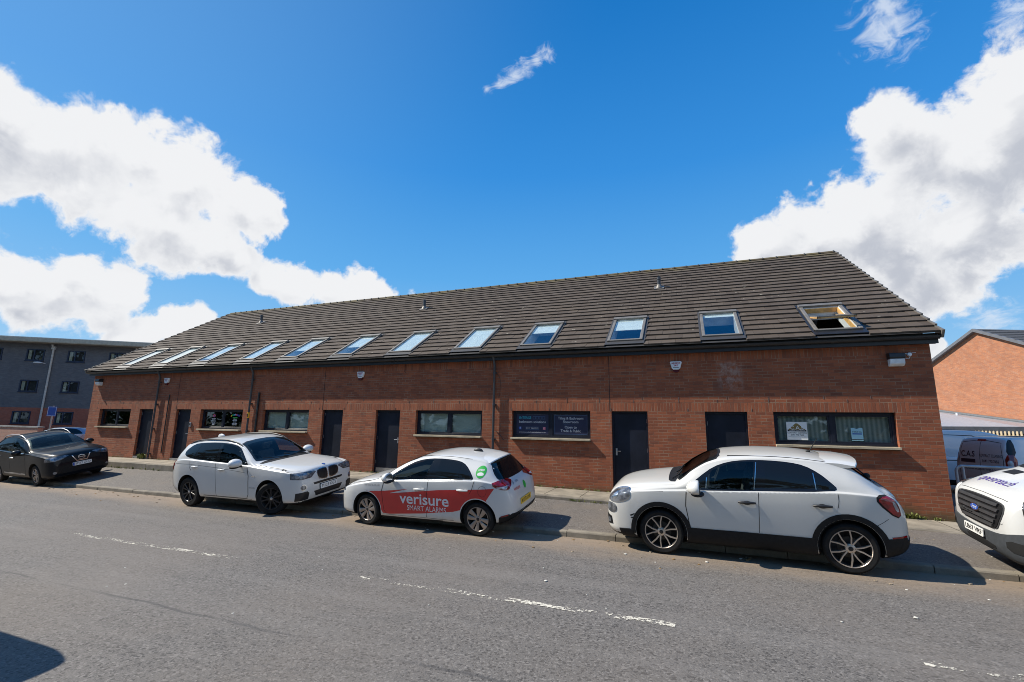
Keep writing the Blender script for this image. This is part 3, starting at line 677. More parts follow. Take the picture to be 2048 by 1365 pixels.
for i, m in enumerate((3, 4, 5, 6, 1, 7, 2)): mb.box(xb-.24+i*.07, xb-.18+i*.07, y-.001, y+.001, 1.83+.05*math.sin(math.pi*i/6), 1.89+.05*math.sin(math.pi*i/6), m)
mb.box(xb-.12, xb+.12, y-.001, y+.001, 1.775, 1.81, 4)
for i, w in enumerate((.18, .24, .18, .27, .24)): line(xb, 1.735-.052*i, w)
o = mb.build('window_lettering', [LIGHTV, PINK, PURPLE, YELLOW, GREEN, CYAN, simple('lilac', (.4, .35, .6), .5), BLUE], fix=False); o.parent = f2

# things fixed to the wall
def pipe(name, x, z0, z1, r, label, mat, y=-.075, brk=True, grp=None):
    t = thing(name, label, 'downpipe' if 'pipe' in name else 'conduit', (x, 0, z0), grp)
    mb = MB()
    pts = [(0, y, 0), (0, y, z1-z0-.25), (0, y-.0, z1-z0-.05)] if z1 < 3.4 else [(0, y, 0), (0, y, z1-z0-.22), (0, y-.08, z1-z0-.05), (0, y-.14, z1-z0+.08)]
    mb.tube(pts, r, 12); mb.build('tube', mat, t, 40)
    if brk:
        for z in (.25, 1.25, 2.25, z1-z0-.45):
            if z < z1-z0-.1:
                mb = MB(); mb.tube([(0, y, z-.03), (0, y, z+.03)], r+.008, 12); mb.box(-.05, .05, y+.01, .0, z-.02, z+.02); mb.build('bracket', mat, t, 40)
    return t
pipe('downpipe', -20.8, zslab(-20.8)-.02, 3.66, .036, 'black downpipe beside the leftmost door, reaching the pavement', PIPE)
tB = pipe('downpipe', -15.41, zslab(-15.4)-.02, 3.66, .036, 'dark downpipe with a yellow tag around it', PIPE)
mb = MB(); mb.tube([(0, -.075, 1.72), (0, -.075, 1.92)], .042, 12, 0); mb.box(-.02, .02, -.122, -.112, 1.76, 1.88, 1); mb.build('warning_tag', [YELLOW, BLACK], tB, 40)
pipe('downpipe', -5.49, zslab(-5.5)-.02, 3.66, .036, 'grey downpipe at the middle of the facade behind the white and red car', PIPE)
pipe('conduit', -20.1, .36, 2.74, .02, 'slim black tube drawn for a shadow-like line between the two leftmost doors', GUT, -.025, False)  # dark tube added along a shadow-like line on the brick
pipe('conduit', -15.03, zslab(-15)-.02, 2.78, .035, 'thick black conduit right of the yellow tagged downpipe', GUT, -.045, False)
t = thing('wall_cable', 'thin black cable looping down beside the middle grey downpipe', 'cable', (-5.2, 0, 1.4)); 
mb = MB(); mb.tube([(-.26, -.02, 1.78), (-.17, -.02, 1.74), (-.12, -.02, 1.6), (-.12, -.02, 1.25), (-.14, -.02, 1.12)], .006, 6); mb.tube([(-.25, -.02, .12), (-.1, -.02, .02), (.03, -.02, -.14)], .007, 6); mb.build('cable', GUT, t, 50)
mb = MB(); mb.tube([(-8.69, -.02, 3.57), (-8.69, -.02, 3.33), (-8.66, -.025, 3.31)], .008, 6)
tag(mb.build('cable_stub', GUT, smooth=50), 'short black cable stub hanging below the gutter right of an alarm box', 'cable')
def alarm(x, label, zc=3.24):
    t = thing('alarm_box', label, 'alarm box', (x, 0, zc), 'alarm boxes on the facade')
    out = [(-.15, .12), (-.13, .14), (.13, .14), (.15, .12), (.105, -.04), (.075, -.075), (-.075, -.075), (-.105, -.04)]
    mb = MB(); mb.prism(out, lambda a, b, u: Vector((a*(1-.06*u), -.075*u, b))); o = mb.build('cover', WHITEP, t); bevel(o, .012, 3)
    mb = MB(); mb.prism([(-.10, -.045), (.10, -.045), (.07, -.12), (.03, -.145), (-.03, -.145), (-.07, -.12)], lambda a, b, u: Vector((a, -.06*u, b-.002))); bevel(mb.build('strobe', simple('dark_red_lens', (.10, .008, .015), .25), t), .008, 2)
    mb = MB(); y = -.0785
    text_on(mb, 'ARREST', (0, y, .085), (1, 0, 0), (0, 0, 1), .062, 0, bold=.02, width=.215); text_on(mb, '24/7', (0, y, .03), (1, 0, 0), (0, 0, 1), .06, 0, bold=.02, width=.12); mb.box(-.07, .07, y-.0005, y, -.028, -.018, 1)
    mb.build('lettering', [simple('alarm_red', (.36, .01, .03), .5), BLACK], t, fix=False)
alarm(-20.38, 'white alarm box high on the wall beside the leftmost downpipe'); alarm(-10.43, 'white alarm box on the wall above the two middle doors'); alarm(-.395, 'white and red alarm box nearest the right end of the facade')
def flood(x, z, label):
    t = thing('wall_light', label, 'wall light', (x, 0, z), 'bulkhead lights at the ends of the facade')
    mb = MB(); mb.prism([(0, .0), (-.17, .0), (-.19, .03), (-.17, .12), (0, .14)], lambda a, b, u: Vector((-.145+.29*u, a, b))); bevel(mb.build('hood', GUT, t), .012, 2)
    mb = MB(); mb.prism([(0, -.0), (-.165, -.0), (-.15, -.11), (-.09, -.155), (0, -.16)], lambda a, b, u: Vector((-.135+.27*u, a, b-.002))); bevel(mb.build('diffuser', WHITEP, t), .015, 3)
flood(-24.97, 3.30, 'white bulkhead light at the far left end of the wall'); flood(4.2, 3.27, 'white bulkhead light near the right corner of the wall')
t = thing('light_sensor', 'small round white sensor with a short cable beside the right light', 'sensor', (4.47, 0, 3.37))
mb = MB(); mb.lathe([(.0, -.05), (.035, -.045), (.045, -.02), (.045, 0)], 16); mb.build('dome', WHITEP, t, 40)
mb = MB(); mb.tube([(-.12, -.012, .02), (.12, -.012, .035)], .006, 6); mb.tube([(.01, -.015, -.04), (-.02, -.015, -.1), (-.08, -.015, -.08), (-.13, -.015, -.02)], .006, 6); mb.build('cable', WHITEP, t, 40)
t = thing('door_entry_box', 'grey intercom box on the brick right of the second door', 'intercom', (-18.6, 0, 1.5))
mb = MB(); mb.box(-.05, .05, -.045, 0, -.09, .09); bevel(mb.build('housing', SILVER, t), .008, 2); mb = MB(); mb.box(-.03, .03, -.048, -.0452, -.02, .05); mb.build('keypad', GUT, t)

# roof windows
def roof_window(x0, x1, k):
    lab = ['leftmost roof window, narrowed by the view, near the left verge', 'second roof window from the left end of the roof', 'third roof window from the left, above the lettered window', 'fourth roof window from the left, pale glass all over', 'roof window above the window right of the yellow tagged pipe', 'sixth roof window from the left, blue strip below white blind', 'seventh roof window from the left, mostly pale glass', 'pale roof window just left of the middle downpipe', 'roof window above the navy shop sign window, blue lower glass', 'roof window above the plain door left of the right alarm box', 'dark blue closed roof window nearest the open one', 'open roof window tilted on its pivot with pine inner frame'][k]
    t = thing('roof_window', lab, 'roof window', roofpt((x0+x1)/2, S0, 0), 'roof windows along the street slope')
    w = (x1-x0)/2; M_ = Matrix(((1, 0, 0), (0, SL.y, NR.y), (0, SL.z, NR.z))).to_4x4()
    L = S1-S0
    def bx(mb, a, b, c, d, e, f, m=0): mb.box(a, b, c, d, e, f, m, M_)
    mb = MB()
    bx(mb, -w, -w+.075, 0, L, -.02, .085); bx(mb, w-.075, w, 0, L, -.02, .085); bx(mb, -w, w, -.0, .07, -.02, .08); bx(mb, -w-.02, w+.02, L-.12, L+.02, .0, .115)
    o = mb.build('frame', ZINC, t); bevel(o, .006, 1)
    mb = MB(); bx(mb, -w-.05, w+.05, -.2, 0, .036, .046); bx(mb, -w-.06, -w-.002, -.02, L+.1, .02, .046); bx(mb, w+.002, w+.06, -.02, L+.1, .02, .046); bx(mb, -w-.06, w+.06, L+.02, L+.12, .02, .05)
    mb.build('flashing', LEADM if k != 11 else GUT, t)
    mb = MB()
    for s in (-1, 1): bx(mb, s*(w-.08)-.006, s*(w-.08)+.006, .07, L-.12, -.3, .05, 0)
    bx(mb, -w+.075, w-.075, .05, .07, -.3, .05, 0); bx(mb, -w+.075, w-.075, L-.13, L-.12, -.3, .05, 0); bx(mb, -w+.07, w-.07, .0, L-.1, -.6, -.59, 1)
    mb.build('lining', [WHITEP, INSIDE], t)
    if k == 11:
        mb = MB()
        for q in (-1, 1): bx(mb, q*(w-.092)-.014, q*(w-.092)+.014, .072, L-.125, -.09, .03)
        bx(mb, -w+.106, w-.106, L-.155, L-.125, -.09, .03); mb.build('pine_reveal', PINE, t)
    sash = []
    if k != 11:
        mb = MB(); bx(mb, -w+.075, w-.075, .07, L-.12, .05, .056); mb.build('pane', ROOFGLASS, t)
        cover = {0: .9, 1: 1, 2: .8, 3: 1, 4: .62, 5: .58, 6: 1, 7: 1, 8: .4, 9: .5, 10: .12}[k]
        mb = MB(); bx(mb, -w+.08, w-.08, .07+(L-.19)*(1-cover), L-.12, .02, .026); mb.build('blind', simple('white_blind', (.85, .87, .86), .8, var=.05), t)
    else:
        Q = M_ @ Matrix.Translation((0, L*.55, .05)) @ Matrix.Rotation(R_(-19), 4, 'X')
        mb = MB(); h = L*.47; ww = w-.085
        for a, b, c, d in ((-ww, ww, -h, -h+.07), (-ww, ww, h-.07, h), (-ww, -ww+.07, -h, h), (ww-.07, ww, -h, h)):
            mb.box(a, b, c, d, -.03, .0, 0, Q); mb.box(a+.004, b-.004, c+.003, d-.003, .0, .025, 1, Q)
        o = mb.build('sash', [PINE, ZINC], t)
        mb = MB(); mb.box(-ww+.07, ww-.07, -h+.07, h-.07, -.008, -.002, 0, Q); g_ = mb.build('pane', ROOFGLASS, t)
for k, (a, b) in enumerate(SKY): roof_window(a, b, k)
def vent(x, s, label):
    t = thing('roof_vent', label, 'roof vent', roofpt(x, s, .03), 'vent pipes on the roof')
    mb = MB(); M_ = Matrix(((1, 0, 0), (0, SL.y, NR.y), (0, SL.z, NR.z))).to_4x4()
    mb.box(-.17, .17, -.17, .17, -.01, .03, 0, M_); mb.tube([(0, 0, -.02), (0, 0, .12)], .095, 16, 0, radii=[.13, .07]); mb.build('base', ZINC, t, 40)
    mb = MB(); mb.tube([(0, 0, .1), (0, 0, .30), (0, 0, .31), (0, 0, .40), (0, 0, .41)], .055, 16, 0, radii=[.06, .06, .07, .07, .05]); mb.build('stack', PIPE, t, 40)
vent(-20.4, 5.2, 'grey vent pipe on the roof, leftmost of three'); vent(-10.67, 5.12, 'grey vent pipe near the middle of the ridge'); vent(-.96, 5.14, 'pale grey vent pipe on the roof, nearest the right end')
#@@CARS
# ------------------------------------------------------------------ vehicles
def pchip(tab):
    xs = [t[0] for t in tab]; ys = [t[1] for t in tab]; n = len(xs)
    if n == 1: return lambda x: ys[0]
    h = [xs[i+1]-xs[i] for i in range(n-1)]; d = [(ys[i+1]-ys[i])/h[i] for i in range(n-1)]; m = [0.0]*n
    m[0], m[-1] = d[0], d[-1]
    for i in range(1, n-1):
        if d[i-1]*d[i] > 0:
            w1 = 2*h[i]+h[i-1]; w2 = h[i]+2*h[i-1]; m[i] = (w1+w2)/(w1/d[i-1]+w2/d[i])
    def f(x):
        if x <= xs[0]: return ys[0]
        if x >= xs[-1]: return ys[-1]
        for i in range(n-1):
            if x <= xs[i+1]:
                t = (x-xs[i])/h[i]
                return ys[i]*(1+2*t)*(1-t)**2+h[i]*m[i]*t*(1-t)**2+ys[i+1]*t*t*(3-2*t)+h[i]*m[i+1]*t*t*(t-1)
    return f
def chaikin(p, it=2):
    for _ in range(it):
        q = [p[0]]
        for a, b in zip(p, p[1:]):
            q.append((a[0]*.75+b[0]*.25, a[1]*.75+b[1]*.25)); q.append((a[0]*.25+b[0]*.75, a[1]*.25+b[1]*.75))
        p = q+[p[-1]]
    return p
class Car:
    """one vehicle: lofted shell with cut wheel arches, panels draped on it; local x runs from the nose (0) to the tail"""
    def __init__(s, name, label, S, mpaint, cat='car', group=None):
        s.S = S; s.L = S['L']; s.root = thing(name, label, cat, (0, 0, 0), group); s.mp = mpaint
        fz, fb, fw, fwt, fd, ff = (pchip(S[k]) for k in ('zt', 'zb', 'w', 'wt', 'drop', 'zf'))
        n = 140; rings = []
        for i in range(n+1):
            t = i/n; x = s.L*(.5-.5*math.cos(math.pi*t))*.62+s.L*t*.38
            zt, zb, w, wt, zf = fz(x), fb(x), fw(x), fwt(x), ff(x); ze = zt-fd(x); zb = min(zb, ze-.01)
            gw = w-.045; zm = zf+.5*(zb-zf); tk = S.get('tuck', .03)
            p = [(0, zf), (.6*w, zf), (.88*w, zf+.005), (w-tk*1.3, zf+.05), (w-tk*.3, zf+.16*(zb-zf)), (w-.004, zf+.28*(zb-zf)), (w, zf+.45*(zb-zf)), (w+.001, zf+.62*(zb-zf)), (w-.003, zf+.78*(zb-zf)), (w-.010, zf+.88*(zb-zf)), (w-.021, zb-.018), (w-.026, zb-.006), (gw-.006, zb+.008), (gw-.012, zb+.016)]
            for k in (.3, .6): p.append((gw+(wt-gw)*k+.03*math.sin(math.pi*k)*min(1, max(0, (ze-zb)/.3)), zb+.012+(ze-zb-.012)*k))
            p += [(wt+.004, ze-.012), (wt-.006, ze+.004), (wt*.9, ze+(zt-ze)*.55), (wt*.55, ze+(zt-ze)*.92), (wt*.2, zt), (0, zt)]
            rings.append([Vector((x, a, b)) for a, b in chaikin(p, 2)])
        m = len(rings[0]); N = 2*(m-1); vs = []
        for r in rings: vs += r+[Vector((q.x, -q.y, q.z)) for q in r[-2:0:-1]]
        fs = [(i*N+k, i*N+(k+1) % N, (i+1)*N+(k+1) % N, (i+1)*N+k) for i in range(n) for k in range(N)]
        fs += [tuple(range(N)), tuple(range(n*N+N-1, n*N-1, -1))]
        mb = MB(); mb.add(vs, fs); me = mb.mesh('body', [mpaint, GAP]); ob = link('body', me, s.root)
        cm = MB(); hw = S['half']
        for xa in S['axles']:
            for sg in (-1, 1):
                ra = S['arch']; prof = [(ra, sg*(hw-.36)), (ra, sg*(hw+.25))]
                cm.lathe(prof, 44, 0, 'Y', (xa, 0, S['R']+S.get('archup', .0)), True)
        co = cm.build('cutter', GAP)
        md = ob.modifiers.new('b', 'BOOLEAN'); md.operation = 'DIFFERENCE'; md.solver = 'EXACT'; md.object = co
        bpy.context.view_layer.update(); dg = bpy.context.evaluated_depsgraph_get()
        new = bpy.data.meshes.new_from_object(ob.evaluated_get(dg)); ob.modifiers.clear(); ob.data = new; new.name = 'body'
        bpy.data.objects.remove(co)
        new.materials.clear(); new.materials.append(mpaint); new.materials.append(GAP)
        for p in new.polygons:
            c = p.center; p.material_index = 0; p.use_smooth = True
            if p.normal.z < -.6 and c.z < .35: p.material_index = 1
            for xa in S['axles']:
                d = math.hypot(c.x-xa, c.z-S['R']-S.get('archup', 0))
                if d < S['arch']+.006 and abs(c.y) > hw-.37 and (d > S['arch']-.03 and abs(p.normal.y) < .5 or abs(c.y) < hw-.34): p.material_index = 1
        new.set_sharp_from_angle(angle=R_(32)); s.body = ob; ob.shadow_terminator_shading_offset = .12; ob.shadow_terminator_geometry_offset = .3
        bm = bmesh.new(); bm.from_mesh(new); bmesh.ops.triangulate(bm, faces=bm.faces); bm.normal_update()
        s.P = [v.co.copy() for v in bm.verts]
        nr = [Vector() for _ in bm.verts]; s.T = []
        for f in bm.faces:
            s.T.append(tuple(v.index for v in f.verts))
        for f in bm.faces:
            a = f.calc_area()
            for v in f.verts: nr[v.index] += f.normal*a
        # arch rims would tilt the averaged normals: keep only outward sheet faces
        s.Nn = [q.normalized() if q.length > 0 else Vector((0, 0, 1)) for q in nr]
        s.bvh = BVHTree.FromPolygons(s.P, s.T); bm.free()
    def cast(s, o, d):
        h, n, i, dist = s.bvh.ray_cast(Vector(o), Vector(d))
        if h is None: return None, None
        a, b, c = s.T[i]
        q = geometry.barycentric_transform(h, s.P[a], s.P[b], s.P[c], s.Nn[a], s.Nn[b], s.Nn[c]).normalized()
        if q.dot(n) < .75: q = n
        return h, q
    def frame(s, mode):
        if mode == 'L': return Vector((0, -4, 0)), Vector((1, 0, 0)), Vector((0, 0, 1)), Vector((0, 1, 0))
        if mode == 'R': return Vector((0, 4, 0)), Vector((1, 0, 0)), Vector((0, 0, 1)), Vector((0, -1, 0))
        if mode == 'F': return Vector((-4, 0, 0)), Vector((0, 1, 0)), Vector((0, 0, 1)), Vector((1, 0, 0))
        if mode == 'B': return Vector((s.L+4, 0, 0)), Vector((0, 1, 0)), Vector((0, 0, 1)), Vector((-1, 0, 0))
        if mode == 'T': return Vector((0, 0, 5)), Vector((1, 0, 0)), Vector((0, 1, 0)), Vector((0, 0, -1))
        _, an, az = mode[:3]; el = mode[3] if len(mode) > 3 else 0
        d = Vector((math.cos(R_(az))*math.cos(R_(el)), math.sin(R_(az))*math.cos(R_(el)), -math.sin(R_(el)))); u = Vector((0, 0, 1)).cross(d).normalized(); u = -u; v = d.cross(u); v = v if v.z > 0 else -v
        return Vector(an)-d*3, u, v, d
    def patch(s, name, mat, outline, mode, off=.003, thick=.006, parent=None, cell=.07, verts2=None, faces2=None, holes=()):
        o, ux, uy, d = s.frame(mode)
        bm = bmesh.new()
        if verts2 is None:
            vs = [bm.verts.new((a, b, 0)) for a, b in outline]
            if holes:
                es = [bm.edges.new((vs[i], vs[(i+1) % len(vs)])) for i in range(len(vs))]
                for hl in holes:
                    hv = [bm.verts.new((a, b, 0)) for a, b in hl]; es += [bm.edges.new((hv[i], hv[(i+1) % len(hv)])) for i in range(len(hv))]
                bmesh.ops.triangle_fill(bm, use_beauty=True, edges=es)
            else: f = bm.faces.new(vs); bmesh.ops.triangulate(bm, faces=[f])
            for _ in range(6):
                es = [e for e in bm.edges if e.calc_length() > cell]
                if not es: break
                bmesh.ops.subdivide_edges(bm, edges=es, cuts=1); bmesh.ops.triangulate(bm, faces=bm.faces)
                bmesh.ops.beautify_fill(bm, faces=bm.faces, edges=[e for e in bm.edges if not e.is_boundary])
        else:
            vs = [bm.verts.new((a, b, 0)) for a, b in verts2]
            for f in faces2:
                try: bm.faces.new([vs[i] for i in f])
                except ValueError: pass
            for _ in range(3):
                es = [e for e in bm.edges if e.calc_length() > .06]
                if not es: break
                bmesh.ops.subdivide_edges(bm, edges=es, cuts=1); bmesh.ops.triangulate(bm, faces=bm.faces)
        N = {}; dead = []; bm.verts.ensure_lookup_table(); ds = []
        for v in bm.verts:
            h, n = s.cast(o+ux*v.co.x+uy*v.co.y, d)
            if h is None: dead.append(v); continue
            ds.append((h-o).dot(d)); v.co = h; N[v] = n
        for v in bm.verts:
            if v in N: v.co = v.co+(N[v]*.75-d*.25).normalized()*off
        bmesh.ops.delete(bm, geom=dead, context='VERTS')
        if not bm.faces: bm.free(); return None
        top = list(bm.verts); bm.normal_update()
        for f in bm.faces:
            if f.normal.dot(d) > 0: f.normal_flip()
        nset = {v: N[v] for v in top}
        if thick:
            be = [e for e in bm.edges if e.is_boundary]
            r = bmesh.ops.extrude_edge_only(bm, edges=be)
            for v in r['geom']:
                if isinstance(v, bmesh.types.BMVert):
                    hh = min(top, key=lambda q: (q.co-v.co).length_squared); v.co = v.co-(nset[hh]*.75-d*.25).normalized()*thick
            side = [f for f in r['geom'] if isinstance(f, bmesh.types.BMFace)]
        else: side = []
        bm.verts.index_update(); tops = {v.index: nset[v] for v in top}; sideset = set(f for f in side)
        bm.faces.index_update(); si = {f.index for f in side}
        me = bpy.data.meshes.new(name); bm.to_mesh(me); bm.free(); me.materials.append(mat)
        me.polygons.foreach_set('use_smooth', [p.index not in si for p in me.polygons])
        ln = []
        for p in me.polygons:
            for li in p.loop_indices:
                vi = me.loops[li].vertex_index
                ln.append(tuple(tops[vi]) if p.index not in si and vi in tops else tuple(p.normal))
        me.normals_split_custom_set(ln)
        o = link(name, me, parent or s.root); o.shadow_terminator_shading_offset = .12; o.shadow_terminator_geometry_offset = .3; return o
    def open_up(s, cuts):
        """take the sheet metal away behind the glass: cuts = [(mode, outline, grow)]"""
        bm = bmesh.new(); bm.from_mesh(s.body.data); dead = set(); bm.faces.ensure_lookup_table()
        def inside(p, poly):
            r = False; n = len(poly)
            for i in range(n):
                (x0, y0), (x1, y1) = poly[i], poly[i-1]
                if (y0 > p[1]) != (y1 > p[1]) and p[0] < (x1-x0)*(p[1]-y0)/(y1-y0)+x0: r = not r
            return r
        for mode, poly, grow in cuts:
            o, ux, uy, d = s.frame(mode); cx = sum(a for a, b in poly)/len(poly); cy = sum(b for a, b in poly)/len(poly)
            pg = [(a+grow*(1 if a > cx else -1), b+grow*(1 if b > cy else -1)) for a, b in poly]
            for f in bm.faces:
                if f.normal.dot(d) > -.08: continue
                m = f.calc_center_median(); q = (m-o).dot(ux), (m-o).dot(uy)
                if not inside(q, pg): continue
                h, n = s.cast(o+ux*q[0]+uy*q[1], d)
                if h is not None and abs((h-m).dot(d)) < .06: dead.add(f)
        bmesh.ops.delete(bm, geom=list(dead), context='FACES'); bm.to_mesh(s.body.data); bm.free()
    def cabin(s, x0, xw, xr, zb, w, zr, seat=(.10, .10, .11)):
        """x0 foot of the windscreen, xw steering wheel, xr rear bench, zb sill height of the windows, zr roof"""
        L_ = simple('cabin_lining', (.03, .03, .032), .85); S_ = simple('seat_cloth', seat, .9)
        mb = MB(); mb.box(x0-.12, xr+.5, -w, w, .28, .34); mb.box(x0-.12, xr+.5, -w, -w+.03, .30, zb-.03); mb.box(x0-.12, xr+.5, w-.03, w, .30, zb-.03); mb.box(xr+.42, xr+.5, -w, w, .30, zb+.05)
        mb.prism([(x0-.10, .5), (x0-.10, zb-.05), (x0+.05, zb-.0), (x0+.40, zb-.02), (x0+.50, zb-.16), (x0+.45, .5)], lambda a, b, t: Vector((a, -w+.03+2*(w-.03)*t, b))); mb.build('cabin', L_, s.root)
        for sg in (-1, 1):
            for xs_, k in ((xw+.38, 1), (xr, 0)):
                mb = MB(); y = sg*.36
                mb.prism([(xs_-.45, .52), (xs_-.45, .66), (xs_-.02, .62), (xs_+.12, zb+.12), (xs_+.2, zb+.12), (xs_+.14, .52)], lambda a, b, t, y=y: Vector((a, y-.23+.46*t, b)))
                mb.box(xs_+.12, xs_+.2, y-.12, y+.12, zb+.15, zb+.33); bevel(mb.build('seat', S_, s.root), .04, 3)
        mb = MB(); n = 20; cxx = Vector((xw, .36, zb-.05)); a = Vector((0, 1, 0)); b = Vector((.38, 0, .92))
        mb.tube([cxx+a*.185*math.cos(2*math.pi*i/n)+b*.185*math.sin(2*math.pi*i/n) for i in range(n+1)], .015, 8); mb.tube([cxx+a*.17, cxx-a*.17], .02, 6); mb.tube([cxx, cxx+Vector((-.2, 0, -.08))], .03, 6); mb.build('steering_wheel', L_, s.root, 50)
        mb = MB(); mb.box(x0+.50, x0+.53, -.11, .11, zr-.17, zr-.10); bevel(mb.build('rear_view_mirror', L_, s.root), .01, 2)
    def text(s, name, mat, txt, at, size, mode, off=.006, parent=None, width=None, **k):
        vs, fs = text_mesh(txt, size, **k)
        if width: w = max(v[0] for v in vs)-min(v[0] for v in vs); vs = [(a*width/w, b) for a, b in vs]
        fl = -1 if mode in ('F', 'R') else 1
        sl = k2 = 0
        vs = [(at[0]+a*fl+0, at[1]+b) for a, b in vs]
        return s.patch(name, mat, None, mode, off, 0, parent, verts2=vs, faces2=fs)
    def strip(s, name, mat, path, mode, w=.006, off=.0012, parent=None):
        n = len(path); lf = []; rt = []
        dense = []
        for a, b in zip(path, path[1:]):
            m = max(1, int(math.hypot(b[0]-a[0], b[1]-a[1])/.06))
            dense += [(a[0]+(b[0]-a[0])*i/m, a[1]+(b[1]-a[1])*i/m) for i in range(m)]
        dense.append(path[-1]); n = len(dense)
        for i, p in enumerate(dense):
            q = dense[min(i+1, n-1)]; r = dense[max(i-1, 0)]; tx, ty = q[0]-r[0], q[1]-r[1]; l = math.hypot(tx, ty) or 1
            lf.append((p[0]-ty/l*w/2, p[1]+tx/l*w/2)); rt.append((p[0]+ty/l*w/2, p[1]-tx/l*w/2))
        vs = lf+rt; fs = [(i, i+1, n+i+1, n+i) for i in range(n-1)]
        return s.patch(name, mat, None, mode, off, 0, parent, verts2=vs, faces2=fs)
    def both(s, name, mat, outline, **k): return [s.patch(name, mat, outline, m, **k) for m in 'LR']
    def wheels(s, style, steer=0.0, rim=None, rimR=.235, wid=.22):
        S = s.S; R = S['R']; out = []
        for ia, xa in enumerate(S['axles']):
            for sg in (-1, 1):
                out.append(s.wheel(style, xa, sg, steer if ia == 0 else 0, rim, rimR, wid))
        return out
    def wheel(s, style, xa, sg, steer, rim, rimR, wid):
        R = s.S['R']; h = wid/2; mb = MB()
        key = (id(s.S), style, rimR)
        prof = [(rimR-.012, -h*.7), (rimR+.004, -h*.92), (R*.9, -h*.99), (R-.012, -h*.86), (R, -h*.66), (R, -h*.3), (R-.006, -h*.27), (R-.006, -h*.2), (R, -h*.17), (R, h*.17), (R-.006, h*.2), (R-.006, h*.27), (R, h*.3), (R, h*.66), (R-.012, h*.86), (R*.9, h*.99), (rimR+.03, h*1.0), (rimR+.004, h*.92), (rimR-.012, h*.7)]
        mb.lathe(prof, 56); w = mb.build('wheel', TYRE, s.root, 35, (xa, sg*(s.S['half']-.025-h), R))
        w.rotation_euler = (0, random.uniform(-3, 3)*0+(.35 if xa > 2 else 1.0), (0 if sg < 0 else math.pi)+R_(steer))
        # outward is local -y
        mb = MB(); y = -h
        mb.lathe([(rimR, y*.86), (rimR-.004, y*.93), (rimR-.012, y*.93), (rimR-.016, y*.88)], 56, 0); mb.lathe([(rimR-.016, y*.88), (rimR-.024, y*.8), (rimR-.036, y*.3), (rimR-.04, h*.8)], 56, 1)
        mb.lathe([(rimR-.04, h*.3), (.02, h*.3)], 40, 1); mb.lathe([(.145, y*.10), (.145, y*.02), (.05, y*.02)], 32, 4); mb.lathe([(.145, y*.10), (.06, y*.12), (.05, y*.3)], 32, 4)
        def spoke(a0, w0, w1, r0, r1, yin, yout, m=0, skew=0.0, dep=.03):
            c, d = math.cos(a0), math.sin(a0); ca, da = math.cos(a0+skew), math.sin(a0+skew); vs = []
            for r, ww, yy, cc, dd in ((r0, w0, yin, c, d), ((r0+r1)/2, (w0+w1)/2, (yin+yout)/2-.004, (c+ca)/2, (d+da)/2), (r1, w1, yout, ca, da)):
                for e, q in ((-1, 0), (-.75, -.006), (.75, -.006), (1, 0), (.8, dep), (-.8, dep)):
                    vs.append((r*cc-dd*ww/2*e, yy+q, r*dd+cc*ww/2*e))
            n = 6; fs = [tuple(range(n))]+[tuple(2*n+i for i in range(n))[::-1]]+[(j*n+i, j*n+(i+1) % n, (j+1)*n+(i+1) % n, (j+1)*n+i) for j in range(2) for i in range(n)]
            mb.add(vs, fs, m)
        yo = y*.86; yi = y*.72
        if style == 'v5':
            for k in range(5):
                for q in (-1, 1): spoke(2*math.pi*k/5+math.pi/2+q*.13, .024, .021, .055, rimR-.012, yi, yo, 0, q*.20)
        elif style == 'petal':
            for k in range(8): spoke(2*math.pi*k/8+.3, .042, .098, .05, rimR-.012, yi, yo, 0, .10 if k % 2 else -.10)
        elif style == 'double':
            for k in range(5):
                for q in (-1, 1): spoke(2*math.pi*k/5+math.pi/2+q*.20, .03, .036, .055, rimR-.01, yi, yo, 0, q*.06)
        elif style == 'y10':
            for k in range(10): spoke(2*math.pi*k/10+.1, .030, .040, .05, rimR-.012, yi, yo, 0, .14 if k % 2 else -.14)
        else:
            for k in range(6): spoke(2*math.pi*k/6, .07, .10, .05, rimR-.012, yi, yo)
        mb.lathe([(.0, yi-.012), (.045, yi-.012), (.062, yi-.004), (.068, yi+.03)], 24, 0)
        for k in range(5):
            a = 2*math.pi*k/5+math.pi/2; mb.lathe([(.0, yi-.008), (.009, yi-.008), (.009, yi+.01)], 8, 1, 'Y', (.05*math.cos(a), 0, .05*math.sin(a)))
        mb.lathe([(.0, yi-.016), (.028, yi-.015), (.034, yi-.010)], 20, 3 if style != 'double' else 2)
        r = mb.build('rim', [rim or ALLOY, GAP, SILVER, BLACK, simple('brake_disc', (.05, .047, .044), .5, .5)], w, 40)
        return w
    def handle(s, x, z, mat, side='LR', parent=None, ln=.23):
        for q in side:
            y = -1 if q == 'L' else 1; h, n = s.cast((x, y*4, z), (0, -y, 0))
            if h is None: continue
            s.patch('handle_recess_shade', GAP, [(x+math.cos(a)*.062, z-.004+math.sin(a)*.030) for a in [2*math.pi*i/16 for i in range(16)]], q, .0035, 0, parent)  # flat dark oval stands in for the shade in the handle hollow
            mb = MB(); pts = []; rad = []
            for i in range(9):
                t = i/8; pts.append((x-ln/2+ln*t, h.y+y*(.012+.028*math.sin(math.pi*min(1, max(0, t)))**.5), z+.006*math.sin(math.pi*t))); rad.append(.015+.006*math.sin(math.pi*t))
            mb.tube(pts, .014, 10, 0, True, rad); mb.build('door_handle', mat, parent or s.root, 50)
